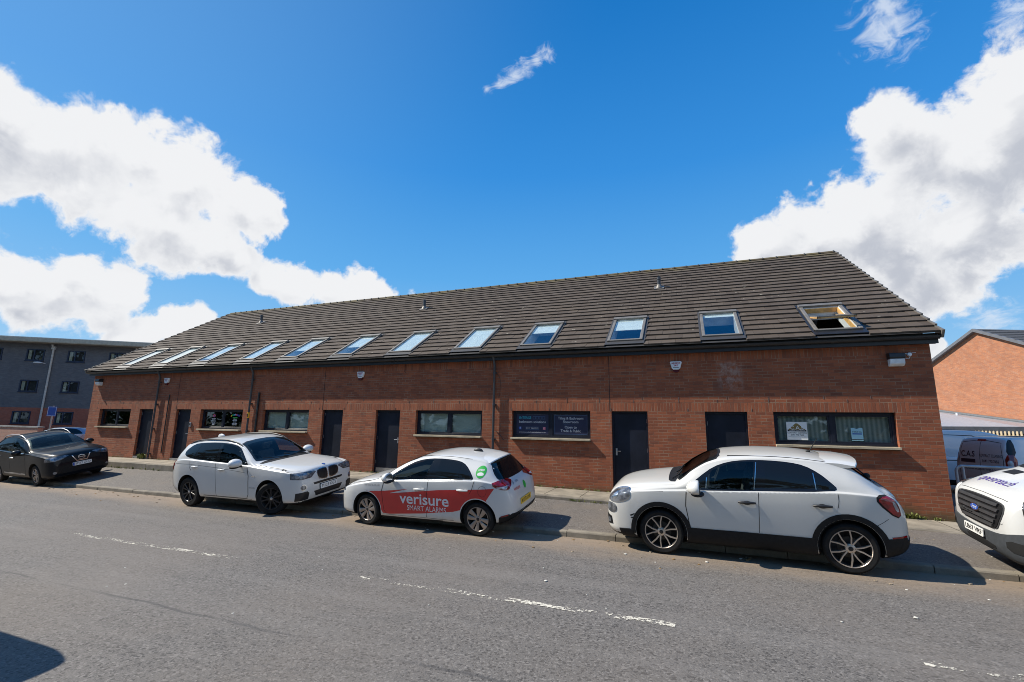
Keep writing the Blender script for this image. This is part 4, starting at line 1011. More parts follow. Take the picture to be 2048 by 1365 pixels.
    def mirror(s, x, y, z, mat, sc=1.0, side=(-1, 1), leg=TRIM):
        for q in side:
            h, n = s.cast((x+.02, q*4, z-.06), (0, -q, 0)); yb = h.y if h is not None else q*y*.8
            c = (x+.02, q*y, z+.02)
            mb = MB(); mb.ellipsoid(c, .105*sc, .125*sc, .085*sc, 0, 22, 14, lambda v: Vector((v.x if v.x < .25 else .25+(v.x-.25)*.1, v.y, v.z*(1 if v.z > -.3 else .8))))
            m_ = mb.build('wing_mirror', mat, s.root, 60)
            mb = MB(); mb.tube([(x+.03, yb-q*.03, z-.075), (x+.03, q*y-q*.06, z-.06), (x+.03, q*y-q*.01, z-.03)], .026, 10, 0); mb.ellipsoid((x+.03, q*y, z-.045*sc), .07*sc, .09*sc, .03*sc); mb.build('mirror_stalk', leg, m_, 60)
            mb = MB(); mb.ellipsoid((x+.052*sc, q*y, z+.02), .004, .10*sc, .065*sc); mb.build('mirror_glass', CHROME, m_, 60)
    def plate(s, mode, u, v, txt, mat=None, off=.018, blue=False, w=.52, tilt=0.0):
        o, ux, uy, d = s.frame(mode); h, n = s.cast(o+ux*u+uy*v, d)
        best = None
        for du in (-w/2+.02, 0, w/2-.02):
            for dv in (-.05, 0, .05):
                q, _ = s.cast(o+ux*(u+du)+uy*(v+dv), d)
                if q is not None: t = (q-o).dot(d); best = t if best is None else min(best, t)
        c = o+ux*u+uy*v+d*(best-off); sx = -ux if mode == 'F' else ux
        if mode == 'F': sx = Vector((0, -1, 0)) if False else Vector((0, 1, 0))
        rt = d.cross(Vector((0, 0, 1)))                    # reader's right
        up = Vector((0, 0, 1))
        mb = MB(); out = []
        for cx, cy, a0 in ((w/2-.015, .04, 0), (-w/2+.015, .04, 90), (-w/2+.015, -.04, 180), (w/2-.015, -.04, 270)):
            for k in range(4): a = R_(a0+30*k); out.append((cx+.015*math.cos(a), cy+.015*math.sin(a)))
        mb.prism(out, lambda a, b, t: c+rt*a+up*b+d*(.012*t))
        p = mb.build('number_plate', mat or PLATEW, s.root)
        mb = MB(); text_on(mb, txt, c-d*.0025+rt*(.02 if blue else 0), rt, up, .095, 0, bold=.018, width=w*(.80 if blue else .88))
        if blue: mb.add([c-d*.0025+rt*a+up*b for a, b in ((-w/2+.004, -.05), (-w/2+.05, -.05), (-w/2+.05, .05), (-w/2+.004, .05))], [(0, 1, 2, 3)], 1)
        mb.build('registration', [BLACK, BLUE], p, fix=False); return p
    def rail(s, x0, x1, y0, y1, mat, lift=.0, r=.018):
        for sg in (-1, 1):
            pts = []
            for i in range(15):
                t = i/14; x = x0+(x1-x0)*t; y = sg*(y0+(y1-y0)*t); h, n = s.cast((x, y, 4), (0, 0, -1))
                if h is not None: pts.append((x, y, h.z+(r*.6+lift*min(1, math.sin(math.pi*t)*2.2) if 0 < i < 14 else -.01)))
            mb = MB(); mb.tube(pts, r, 8); mb.build('roof_rail', mat, s.root, 50)
    def place(s, wx, wy, deg, flip=False, far=None, axle=0, dz=0.0, rollk=1.0):
        """put the near-side wheel of an axle on the road at (wx, wy)"""
        hw = s.S['half']-.03; xa = s.S['axles'][axle]
        zn = zroad(wx)+dz; yk = ykerb(wx)+.12; t = max(0, min(1, (wy+1.55-yk)/(YS-.06-yk)))
        zf_ = (zroad(wx)+.1)*(1-t)+zfoot(wx)*t; roll = math.atan2(zf_-zn, 1.55)*rollk
        if flip: loc = Vector((xa, hw, 0)); M_ = Matrix.Rotation(R_(180+deg), 4, 'Z') @ Matrix.Rotation(.0118, 4, 'Y') @ Matrix.Rotation(-roll, 4, 'X')
        else: loc = Vector((xa, -hw, 0)); M_ = Matrix.Rotation(R_(deg), 4, 'Z') @ Matrix.Rotation(-.0118, 4, 'Y') @ Matrix.Rotation(roll, 4, 'X')
        q = M_ @ loc; M_.translation = Vector((wx, wy, zn))-q; s.root.matrix_world = M_; return s
def arc(cx, cz, r, a0, a1, n=16): return [(cx+r*math.cos(R_(a0+(a1-a0)*i/n)), cz+r*math.sin(R_(a0+(a1-a0)*i/n))) for i in range(n+1)]
def oval(cx, cy, a, b, n=24, rot=0.0, p=2.0):
    out = []
    for i in range(n):
        t = 2*math.pi*i/n; c, d = math.cos(t), math.sin(t); u, v = a*math.copysign(abs(c)**(2/p), c), b*math.copysign(abs(d)**(2/p), d)
        out.append((cx+u*math.cos(rot)-v*math.sin(rot), cy+u*math.sin(rot)+v*math.cos(rot)))
    return out
def smooth(poly, it=2):
    for _ in range(it):
        q = []
        for a, b in zip(poly, poly[1:]+poly[:1]): q += [(a[0]*.75+b[0]*.25, a[1]*.75+b[1]*.25), (a[0]*.25+b[0]*.75, a[1]*.25+b[1]*.75)]
        poly = q
    return poly
def inset(poly, d):
    cx = sum(a for a, b in poly)/len(poly); cy = (min(b for a, b in poly)+max(b for a, b in poly))/2; W = max(abs(a-cx) for a, b in poly); H = max(abs(b-cy) for a, b in poly)
    return [(cx+(a-cx)*(1-d/W), cy+(b-cy)*(1-d*.8/H)) for a, b in poly]
def mirr(p): return [(-a, b) for a, b in p]
def archring(c, xa, w=.07, a0=-8, a1=188, mat=TRIM, off=.010):
    R = c.S['R']+c.S.get('archup', 0); ra = c.S['arch']+.004
    for q in 'LR': c.patch('wheel_arch_trim', mat, arc(xa, R, ra+w, a0, a1, 22)+arc(xa, R, ra, a1, a0, 22), q, off, off+.004, cell=.06)
def wiper(c, pts, parent=None):
    mb = MB(); mb.tube(pts, .009, 6); mb.build('wiper', GAP, c.root, 50)
def wrapped_light(c, name, mat, pts3, out=.004, thick=.01):
    pass

# ---- compact white crossover with black cladding
S_F = dict(L=4.25, half=.898, R=.345, arch=.402, archup=.01, axles=(.93, 3.50), tuck=.03,
  zt=[(0, .68), (.03, .81), (.10, .925), (.22, 1.005), (.45, 1.07), (.75, 1.115), (1.0, 1.14), (1.18, 1.16), (1.45, 1.345), (1.72, 1.49), (2.0, 1.565), (2.5, 1.60), (3.0, 1.585), (3.35, 1.54), (3.55, 1.485), (3.68, 1.415), (3.9, 1.245), (4.0, 1.17), (4.07, 1.135), (4.15, 1.075), (4.205, .96), (4.235, .82), (4.25, .66)],
  zb=[(0, .6), (.1, .82), (.3, .91), (.6, .975), (1.0, 1.01), (1.4, 1.035), (2.4, 1.075), (3.4, 1.12), (3.8, 1.10), (4.06, 1.03), (4.2, .88), (4.25, .6)],
  w=[(0, .50), (.02, .60), (.06, .69), (.13, .765), (.25, .83), (.45, .875), (.8, .895), (1.5, .888), (2.4, .885), (3.2, .897), (3.6, .897), (3.9, .87), (4.08, .815), (4.18, .74), (4.23, .66), (4.25, .55)],
  wt=[(0, .42), (.1, .56), (.3, .66), (.7, .74), (1.13, .775), (1.45, .715), (1.77, .655), (2.5, .64), (3.2, .62), (3.55, .60), (3.9, .63), (4.05, .62), (4.25, .42)],
  drop=[(0, .03), (.2, .06), (1.1, .055), (1.6, .05), (2.2, .065), (3.3, .065), (3.6, .06), (4.1, .05), (4.25, .03)],
  zf=[(0, .36), (.06, .25), (.25, .205), (.6, .19), (3.7, .19), (4.0, .25), (4.18, .32), (4.25, .40)])
c = Car('crossover_car', 'white crossover with black lower cladding and five twin spoke wheels', S_F, PWHITE2)
c.both('window_trim', GLOSSB, smooth([(1.35, 1.06), (1.56, 1.24), (1.78, 1.395), (2.0, 1.475), (2.25, 1.51), (2.55, 1.515), (2.85, 1.495), (3.05, 1.455), (3.22, 1.36), (3.34, 1.25), (3.42, 1.165), (3.36, 1.125), (2.4, 1.075), (1.42, 1.035)], 1), off=.003, thick=.004, holes=[[(1.67, 1.07), (1.69, 1.25), (1.76, 1.345), (2.0, 1.445), (2.24, 1.482), (2.37, 1.485), (2.31, 1.09)]])
for nm, o in (('side_window', [(1.67, 1.07), (1.69, 1.25), (1.76, 1.345), (2.0, 1.445), (2.24, 1.482), (2.37, 1.485), (2.31, 1.09)]), ('side_window', [(2.49, 1.10), (2.53, 1.487), (2.85, 1.468), (3.03, 1.43), (3.12, 1.375), (3.13, 1.135)]), ('quarter_window', [(1.46, 1.062), (1.60, 1.195), (1.635, 1.215), (1.63, 1.07)]), ('quarter_window', [(3.165, 1.137), (3.16, 1.345), (3.29, 1.24), (3.36, 1.155)])):
    c.both(nm, SIDEG if o[0] == (1.67, 1.07) else CGLASS, o, off=.0055, thick=0 if o[0] == (1.67, 1.07) else .003)
c.strip('window_divider', CHROME, [(1.652, 1.075), (1.672, 1.235)], 'L', .014, .007); c.strip('window_divider', CHROME, [(2.335, 1.09), (2.40, 1.48)], 'L', .012, .007); c.strip('window_divider', CHROME, [(3.148, 1.14), (3.14, 1.36)], 'L', .012, .007)
ws = smooth([(-.66, 1.17), (-.72, 1.175), (-.61, 1.42), (-.565, 1.515), (0, 1.545), (.565, 1.515), (.61, 1.42), (.72, 1.175), (.66, 1.17), (0, 1.155)], 1)
c.patch('windscreen_surround', TRIM, [(a*1.012, b+(-.012 if b < 1.2 else .010)) for a, b in ws], 'F', .003, .004, holes=[inset(ws, .05)]); c.patch('windscreen', CLEARG, ws, 'F', .006, 0)
c.patch('scuttle', TRIM, smooth([(1.08, -.66), (1.06, -.4), (1.05, 0), (1.06, .4), (1.08, .66), (1.22, .72), (1.20, 0), (1.22, -.72)], 1), 'T', .004, .004)
rw = smooth([(-.58, 1.225), (-.50, 1.42), (0, 1.45), (.50, 1.42), (.58, 1.225), (0, 1.19)], 1)
c.patch('rear_window', CGLASS, rw, 'B', .005, .004)
mb = MB(); prof = [(3.36, 1.552), (3.6, 1.543), (3.80, 1.508), (3.81, 1.494), (3.70, 1.478), (3.50, 1.475)]
mb.add([Vector((x-.10*abs(t)**2.5-(.05*abs(t) if x < 3.5 else 0), y, z-.055*abs(t)**3)) for t in [k/10-1 for k in range(21)] for y in [t*.60] for x, z in prof], [(i*6+j, i*6+(j+1) % 6, (i+1)*6+(j+1) % 6, (i+1)*6+j) for i in range(20) for j in range(6)]+[tuple(range(6)), tuple(range(125, 119, -1))])
mb.build('spoiler', PWHITE2, c.root, 40)
fd = c.both('door', PWHITE2, [(1.37, 1.028), (1.345, .8), (1.39, .475), (2.355, .475), (2.385, 1.068)], off=.0022, thick=.002, cell=.04)
rd = c.both('door', PWHITE2, [(2.397, 1.068), (2.367, .475), (2.99, .475)]+arc(3.5, .345, .52, 163, 105, 8)+[(3.40, 1.0), (3.40, 1.118)], off=.0022, thick=.002, cell=.04)
for q in 'LR': c.strip('door_seam', GAP, [(2.391, 1.06), (2.361, .47)], q, .007, .003); c.strip('door_seam', GAP, [(3.405, 1.10), (3.408, 1.0), (3.39, .91)], q, .006, .003); c.strip('door_seam', GAP, [(1.362, 1.03), (1.338, .8), (1.383, .47)], q, .006, .003)
for p, x, z in ((fd, 2.22, .905), (rd, 3.20, .925)): c.handle(x, z, GUT, 'L', p[0]); c.handle(x, z, GUT, 'R', p[1])
for q in 'LR':
    c.patch('sill_cladding', TRIM, [(1.33, .225), (1.345, .462), (3.07, .462), (3.1, .225)], q, .014, .016, cell=.08)
    c.patch('bumper_cladding', TRIM, [(3.93, .20), (3.90, .52), (4.19, .53), (4.19, .30)], q, .010, .012)
    c.patch('bumper_cladding', TRIM, [(.30, .225), (.555, .225), (.54, .33), (.42, .36), (.25, .345)], q, .02, .022)
    sg = -1 if q == 'L' else 1
    c.patch('sticker_flash', GAP, [(.44, .585), (.52, .62), (.525, .605), (.455, .565)], q, .003, 0); c.patch('sticker_flash', GAP, [(.45, .545), (.535, .57), (.53, .555), (.47, .53)], q, .003, 0)
    h = c.patch('headlight', HEADL, oval(0, 0, .215, .118, 28, R_(14)*-sg, 2.2), ('D', (.27, sg*.76, .885), -sg*60, 10), .012, .016, cell=.05)
    c.patch('headlight_ring', CHROME, oval(0, 0, .228, .13, 28, R_(14)*-sg, 2.2), ('D', (.27, sg*.76, .885), -sg*60, 10), .006, .008, cell=.05)
    c.patch('reflector', CHROME, oval(.07*sg, -.015, .075, .075, 20), ('D', (.27, sg*.76, .885), -sg*60, 10), .0135, 0, h, cell=.05)
    c.patch('daylight_lamp', HEADL, oval(0, 0, .125, .08, 24, 0, 2.3), ('D', (.15, sg*.70, .665), -sg*52), .010, .014, cell=.05)
    f = c.patch('fog_recess', TRIM, [(-.09, .09), (.07, .06), (.09, -.06), (-.05, -.08)], ('D', (.11, sg*.66, .45), -sg*42), .008, .012); c.patch('fog_lamp', HEADL, oval(0, -.01, .045, .04), ('D', (.11, sg*.66, .45), -sg*42), .012, .008, f)
    tl = c.patch('tail_light_bezel', GAP, smooth([(-.15*sg*-1, .16), (.06*sg*-1, .16), (.15*sg*-1, -.10), (.06*sg*-1, -.165), (-.16*sg*-1, .05)], 1), ('D', (4.0, sg*.80, .945), 180+sg*66, 8), .006, .01, cell=.05)
    c.patch('tail_light', TAILL, smooth([(-.12*sg*-1, .13), (.045*sg*-1, .14), (.135*sg*-1, -.09), (.06*sg*-1, -.145), (-.13*sg*-1, .05)], 1), ('D', (4.0, sg*.80, .945), 180+sg*66, 8), .014, .012, cell=.04)
    c.patch('reversing_lens', TAILC, smooth([(.02*sg*-1, .07), (.06*sg*-1, .06), (.105*sg*-1, -.06), (.06*sg*-1, -.07)], 1), ('D', (4.0, sg*.80, .945), 180+sg*66, 8), .016, .006, tl, cell=.04)
    c.patch('rear_reflector', TAILL, [(3.99, .545), (4.185, .56), (4.19, .535), (4.0, .525)], q, .008, .008)
    c.strip('bonnet_seam', GAP, [(.40, .945), (.6, .965), (.8, .98), (1.0, .995)], q, .005); c.strip('wing_seam', GAP, [(1.352, 1.04), (1.33, .8), (1.38, .46)], q, .006)
    c.strip('roof_seam', GAP, [(2.0, 1.545), (2.15, 1.556), (2.3, 1.562), (2.5, 1.564), (2.7, 1.56), (2.9, 1.55), (3.1, 1.533), (3.3, 1.508), (3.44, 1.478)], q, .006)
    c.strip('bumper_seam', GAP, [(3.80, .68), (3.90, .74), (3.97, .79)], q, .006)
for xa in S_F['axles']: archring(c, xa, .072)
c.patch('rear_bumper', TRIM, smooth([(-.80, .30), (-.80, .52), (0, .50), (.80, .52), (.80, .30), (0, .26)], 1), 'B', .012, .014)
c.patch('grille_slot', TRIM, [(-.4, .46), (.4, .46), (.46, .36), (-.46, .36)], 'F', .006, .008); c.patch('badge', CHROME, oval(0, .80, .075, .05), 'F', .012, .014)
c.mirror(1.50, 1.04, 1.09, PWHITE2, 1.42)
for y0, y1 in ((-.55, -.05), (-.1, .45)): wiper(c, [(1.13, y0, 1.155), (1.22, y0+.15, 1.19), (1.26, y1, 1.205)])
mb = MB(); h, n = c.cast((3.22, -.0, 4), (0, 0, -1)); mb.tube([(3.2, 0, h.z-.01), (3.24, 0, h.z+.02)], .02, 8, 0, radii=[.035, .018]); mb.tube([(3.23, 0, h.z), (3.36, 0, h.z+.22)], .006, 8, 0, radii=[.009, .004]); mb.build('aerial', GAP, c.root, 50)
mb = MB(); mb.tube([(3.99, .08, 1.19), (3.88, .12, 1.30), (3.82, .14, 1.36)], .012, 8); mb.ellipsoid((3.99, .08, 1.20), .05, .045, .045); mb.build('rear_wiper', GAP, c.root, 50)
c.patch('dent', GAP, [(0, 0), (.01, 0), (.01, .01)], 'L', -.05, 0) if False else None
c.wheels('v5', 0, ALLOYL, .262, .225)
c.open_up([('F', inset(ws, .04), 0), ('L', [(1.67, 1.07), (1.69, 1.25), (1.76, 1.345), (2.0, 1.445), (2.24, 1.482), (2.37, 1.485), (2.31, 1.09)], .012), ('R', [(1.67, 1.07), (1.69, 1.25), (1.76, 1.345), (2.0, 1.445), (2.24, 1.482), (2.37, 1.485), (2.31, 1.09)], .012)]); c.cabin(1.30, 1.80, 2.95, 1.07, .76, 1.54)
mb = MB(); mb.box(1.98, 1.99, -.47, -.43, 1.29, 1.38); mb.tube([(1.985, -.45, 1.37), (1.985, -.45, 1.44)], .003, 4); mb.build('air_freshener', simple('mint_card', (.30, .62, .45), .7), c.root)
c.place(-.605, -4.22, -2.0); FIAT = c

# ---- white and red liveried hatchback
S_K = dict(L=4.065, half=.8625, R=.31, arch=.365, archup=.008, axles=(.83, 3.41), tuck=.028,
  zt=[(0, .54), (.03, .64), (.10, .735), (.22, .80), (.5, .885), (.8, .935), (1.02, .965), (1.12, .985), (1.45, 1.165), (1.8, 1.325), (2.1, 1.405), (2.5, 1.445), (2.9, 1.44), (3.3, 1.40), (3.5, 1.355), (3.62, 1.27), (3.80, 1.08), (3.88, .985), (3.95, .93), (4.02, .84), (4.055, .68), (4.065, .56)],
  zb=[(0, .5), (.1, .66), (.3, .745), (.7, .84), (1.1, .905), (1.5, .93), (2.5, .975), (3.4, 1.02), (3.75, .97), (3.95, .88), (4.065, .52)],
  w=[(0, .50), (.02, .59), (.06, .67), (.14, .745), (.28, .80), (.5, .842), (.83, .860), (1.4, .857), (2.3, .855), (3.2, .862), (3.5, .855), (3.75, .815), (3.92, .75), (4.01, .67), (4.05, .59), (4.065, .5)],
  wt=[(0, .42), (.1, .56), (.3, .64), (.7, .715), (1.1, .745), (1.45, .68), (1.8, .61), (2.4, .585), (3.0, .57), (3.4, .555), (3.65, .57), (3.9, .60), (4.065, .42)],
  drop=[(0, .03), (.2, .05), (1.1, .05), (1.6, .045), (2.2, .055), (3.3, .055), (3.7, .05), (4.065, .03)],
  zf=[(0, .30), (.06, .21), (.25, .17), (.6, .16), (3.4, .17), (3.8, .22), (4.0, .29), (4.065, .36)])
DLO_K = smooth([(1.36, .96), (1.5, 1.075), (1.84, 1.265), (2.12, 1.345), (2.45, 1.37), (2.85, 1.35), (3.05, 1.31), (3.20, 1.21), (3.335, 1.055), (3.30, 1.02), (2.5, .985), (1.40, .94)], 1)
WIN_K = (('side_window', [(1.45, .965), (1.56, 1.085), (1.86, 1.245), (2.12, 1.318), (2.36, 1.338), (2.26, .98)]), ('side_window', [(2.49, .995), (2.53, 1.342), (2.82, 1.325), (3.02, 1.285), (3.0, 1.02)]), ('quarter_window', [(3.03, 1.022), (3.055, 1.265), (3.15, 1.19), (3.27, 1.045)]))
def hatch_base(c, pm, HL=True):
    c.both('window_trim', GLOSSB, DLO_K, off=.003, thick=.004, holes=[WIN_K[0][1]])
    for nm, o in WIN_K: c.both(nm, SIDEG if o[0][0] < 2 else CGLASS, o, off=.0055, thick=0 if o[0][0] < 2 else .003)
    ws = smooth([(-.63, 1.0), (-.69, 1.01), (-.58, 1.24), (-.53, 1.355), (0, 1.39), (.53, 1.355), (.58, 1.24), (.69, 1.01), (.63, 1.0), (0, .985)], 1)
    c.patch('windscreen_surround', TRIM, [(a*1.012, b+(-.01 if b < 1.05 else .01)) for a, b in ws], 'F', .003, .004, holes=[inset(ws, .05)]); c.patch('windscreen', CLEARG, ws, 'F', .006, 0)
    c.patch('scuttle', TRIM, smooth([(1.0, -.64), (.98, 0), (1.0, .64), (1.14, .70), (1.12, 0), (1.14, -.70)], 1), 'T', .004, .004)
    c.patch('rear_window', CGLASS, smooth([(-.64, 1.0), (-.66, 1.06), (-.54, 1.25), (-.48, 1.30), (0, 1.32), (.48, 1.30), (.54, 1.25), (.66, 1.06), (.64, 1.0), (0, .985)], 1), 'B', .004, .004)
    mb = MB(); prof = [(3.28, 1.402), (3.46, 1.392), (3.63, 1.350), (3.64, 1.333), (3.57, 1.305), (3.42, 1.31)]
    mb.add([Vector((x-.07*abs(t)**2.5-(.05*abs(t) if x < 3.4 else 0), t*.535, z-.05*abs(t)**3)) for t in [k/10-1 for k in range(21)] for x, z in prof], [(i*6+j, i*6+(j+1) % 6, (i+1)*6+(j+1) % 6, (i+1)*6+j) for i in range(20) for j in range(6)]+[tuple(range(6)), tuple(range(125, 119, -1))])
    mb.build('spoiler', pm, c.root, 40)
    fd = c.both('door', pm, [(1.29, .925), (1.235, .72), (1.28, .34), (1.33, .285), (2.285, .27), (2.30, .60), (2.335, .972)], off=.0022, thick=.002, cell=.04)
    rd = c.both('door', pm, [(2.347, .972), (2.312, .60), (2.297, .27), (2.86, .27), (2.93, .35)]+arc(3.41, .318, .47, 163, 108, 8)+[(3.31, .85), (3.36, 1.012)], off=.0022, thick=.002, cell=.04)
    for q in 'LR': c.strip('door_seam', GAP, [(2.341, .975), (2.306, .60), (2.291, .27)], q, .009, .0047); c.strip('door_seam', GAP, [(3.365, 1.012), (3.315, .85), (3.27, .78)], q, .009, .0047); c.strip('door_seam', GAP, [(1.288, .925), (1.232, .72), (1.277, .34), (1.33, .28)], q, .009, .0047)
    for p, x, z in ((fd, 2.14, .80), (rd, 3.12, .835)): c.handle(x, z, pm, 'L', p[0]); c.handle(x, z, pm, 'R', p[1])
    for q in 'LR':
        sg = -1 if q == 'L' else 1
        h = c.patch('headlight', HEADL, smooth([(-.13*sg, -.075), (.17*sg, -.035), (.24*sg, .065), (.10*sg, .055), (-.12*sg, .0)], 1), ('D', (.16, sg*.62, .70), -sg*45, 15), .008, .012, cell=.05)
        c.patch('tail_light', TAILL, smooth([(-.27*sg, .085), (.26*sg, .07), (.25*sg, -.03), (.05*sg, -.105), (-.1*sg, -.09)], 1) if sg > 0 else smooth([(.27, .085), (-.26, .07), (-.25, -.03), (-.05, -.105), (.1, -.09)], 1), ('D', (3.95, sg*.66, .94), 180+sg*40, 5), .008, .012, cell=.04)
        c.patch('reversing_lens', TAILC, [(-.08*sg*1, -.03), (.2*sg, -.03), (.19*sg, -.055), (.03*sg, -.085)], ('D', (3.95, sg*.66, .94), 180+sg*40, 5), .010, .004, cell=.04)
        c.strip('bonnet_seam', GAP, [(.30, .79), (.6, .85), (.9, .895), (1.06, .93)], q, .007); c.strip('wing_seam', GAP, [(1.27, .925), (1.222, .72), (1.27, .33)], q, .006)
        c.strip('roof_seam', GAP, [(2.0, 1.375), (2.2, 1.398), (2.45, 1.408), (2.7, 1.405), (2.95, 1.392), (3.2, 1.365)], q, .005); c.strip('sill_seam', GAP, [(1.25, .255), (2.9, .25)], q, .006)
        c.strip('window_ledge', CHROME, [(1.42, .945), (2.5, .99), (3.3, 1.022)], q, .010, .006)
    c.patch('grille', TRIM, [(-.32, .50), (.32, .50), (.36, .32), (-.36, .32)], 'F', .006, .008); c.patch('grille', TRIM, smooth([(-.4, .68), (.4, .68), (.36, .63), (-.36, .63)], 1), 'F', .005, .008)
    c.patch('rear_bumper', TRIM, smooth([(-.72, .19), (-.74, .42), (-.3, .38), (0, .38), (.3, .38), (.74, .42), (.72, .19), (0, .2)], 1), 'B', .008, .012)
    c.both('bumper_corner', TRIM, [(3.80, .22), (3.83, .36), (3.93, .40), (4.0, .41), (4.0, .24)], off=.008, thick=.012)
    c.both('rear_reflector', TAILL, [(3.86, .385), (3.98, .41), (3.98, .385), (3.87, .365)], off=.012, thick=.008)
    c.mirror(1.47, .99, 1.0, pm, 1.15); c.open_up([('F', inset(ws, .04), 0), ('L', WIN_K[0][1], .012), ('R', WIN_K[0][1], .012)]); c.cabin(1.22, 1.70, 2.8, .97, .73, 1.39)
c = Car('liveried_hatchback', 'white hatchback with a red side panel lettered verisure smart alarms', S_K, PWHITE)
c.root['label'] = 'white hatchback with red side panel, white alarm lettering and green round stickers'
hatch_base(c, PWHITE)
for q in 'L':
    lv = [(.84, .695), (1.3, .725), (1.88, .79), (1.43, .69), (1.46, .685), (2.6, .81), (3.76, .885), (3.60, .66)]+arc(3.41, .318, .385, 52, 158, 14)+[(2.9, .42), (2.2, .335), (1.40, .27), (1.245, .28), (1.20, .36)]+arc(.83, .318, .385, 8, 88, 12)
    c.patch('red_livery', RED, lv, q, .0042, 0, cell=.05)
    c.text('lettering', WHITEV, 'verisure', (2.25, .60), .30, q, .0062, width=1.14, bold=.014); c.text('lettering', WHITEV, 'SMART ALARMS', (2.30, .425), .145, q, .0062, width=.90)
    c.text('lettering', GREYV, 'verisure.co.uk', (.98, .83), .075, q, .005, width=.40)
    st = c.patch('sticker', GREEN, oval(3.46, 1.16, .098, .102, 28), q, .004, 0); c.text('lettering', WHITEV, 'HYBRID', (3.46, 1.19), .045, q, .0055, st, width=.12, bold=.02); c.patch('emblem', WHITEV, smooth([(3.40, 1.10), (3.52, 1.10), (3.53, 1.13), (3.49, 1.155), (3.43, 1.155), (3.39, 1.13)], 1), q, .0055, 0, st)
    c.strip('fuel_flap', GAP, oval(3.53, .83, .085, .095, 24)+[oval(3.53, .83, .085, .095, 24)[0]], q, .005, .0055)
c.text('lettering', RED, 'verisure', (-.33, .81), .10, 'B', .006, width=.28); c.patch('sticker', GREEN, oval(.05, .80, .06, .075), 'B', .005, 0); c.patch('emblem', GREYV, [(-.26, .90), (-.14, .90), (-.14, .93), (-.26, .93)], 'B', .006, 0)
c.patch('emblem', GREYV, [(-.42, .88), (-.34, .90), (-.33, .94), (-.38, .965), (-.37, .93)], 'B', .006, 0)
c.plate('F', 0, .41, 'KO72 LHX'); c.plate('B', 0, .54, 'KO72 LHX', PLATEY)
mb = MB(); h, n = c.cast((3.02, 0, 4), (0, 0, -1)); mb.ellipsoid((3.05, 0, h.z), .11, .035, .055); mb.build('roof_fin', GUT, c.root, 50)
c.wheels('petal', -6, ALLOY, .226, .205)
c.place(-6.47, -4.235, -1.2); KIA = c

# ---- large white SUV
S_B = dict(L=4.65, half=.94, R=.36, arch=.425, archup=.01, axles=(.885, 3.695), tuck=.035,
  zt=[(0, .72), (.02, .88), (.06, .965), (.15, 1.01), (.5, 1.065), (.9, 1.105), (1.25, 1.135), (1.38, 1.155), (1.7, 1.34), (2.02, 1.52), (2.3, 1.61), (2.7, 1.66), (3.3, 1.655), (3.8, 1.615), (4.08, 1.56), (4.18, 1.50), (4.36, 1.27), (4.44, 1.12), (4.52, 1.04), (4.60, .90), (4.64, .74), (4.65, .62)],
  zb=[(0, .66), (.05, .88), (.2, .94), (.7, 1.0), (1.3, 1.05), (1.7, 1.085), (2.7, 1.12), (3.8, 1.16), (4.2, 1.12), (4.5, .98), (4.65, .58)],
  w=[(0, .66), (.02, .745), (.06, .81), (.14, .862), (.28, .905), (.5, .93), (.88, .94), (1.5, .93), (2.6, .928), (3.6, .94), (4.0, .925), (4.3, .87), (4.5, .79), (4.6, .72), (4.65, .6)],
  wt=[(0, .52), (.1, .64), (.3, .72), (.8, .80), (1.35, .82), (1.7, .755), (2.05, .69), (2.7, .665), (3.5, .65), (4.05, .625), (4.35, .66), (4.5, .66), (4.65, .52)],
  drop=[(0, .03), (.2, .06), (1.3, .06), (1.8, .05), (2.4, .065), (3.9, .065), (4.3, .05), (4.65, .03)],
  zf=[(0, .42), (.05, .30), (.2, .24), (.6, .225), (3.8, .225), (4.3, .30), (4.55, .38), (4.65, .45)])
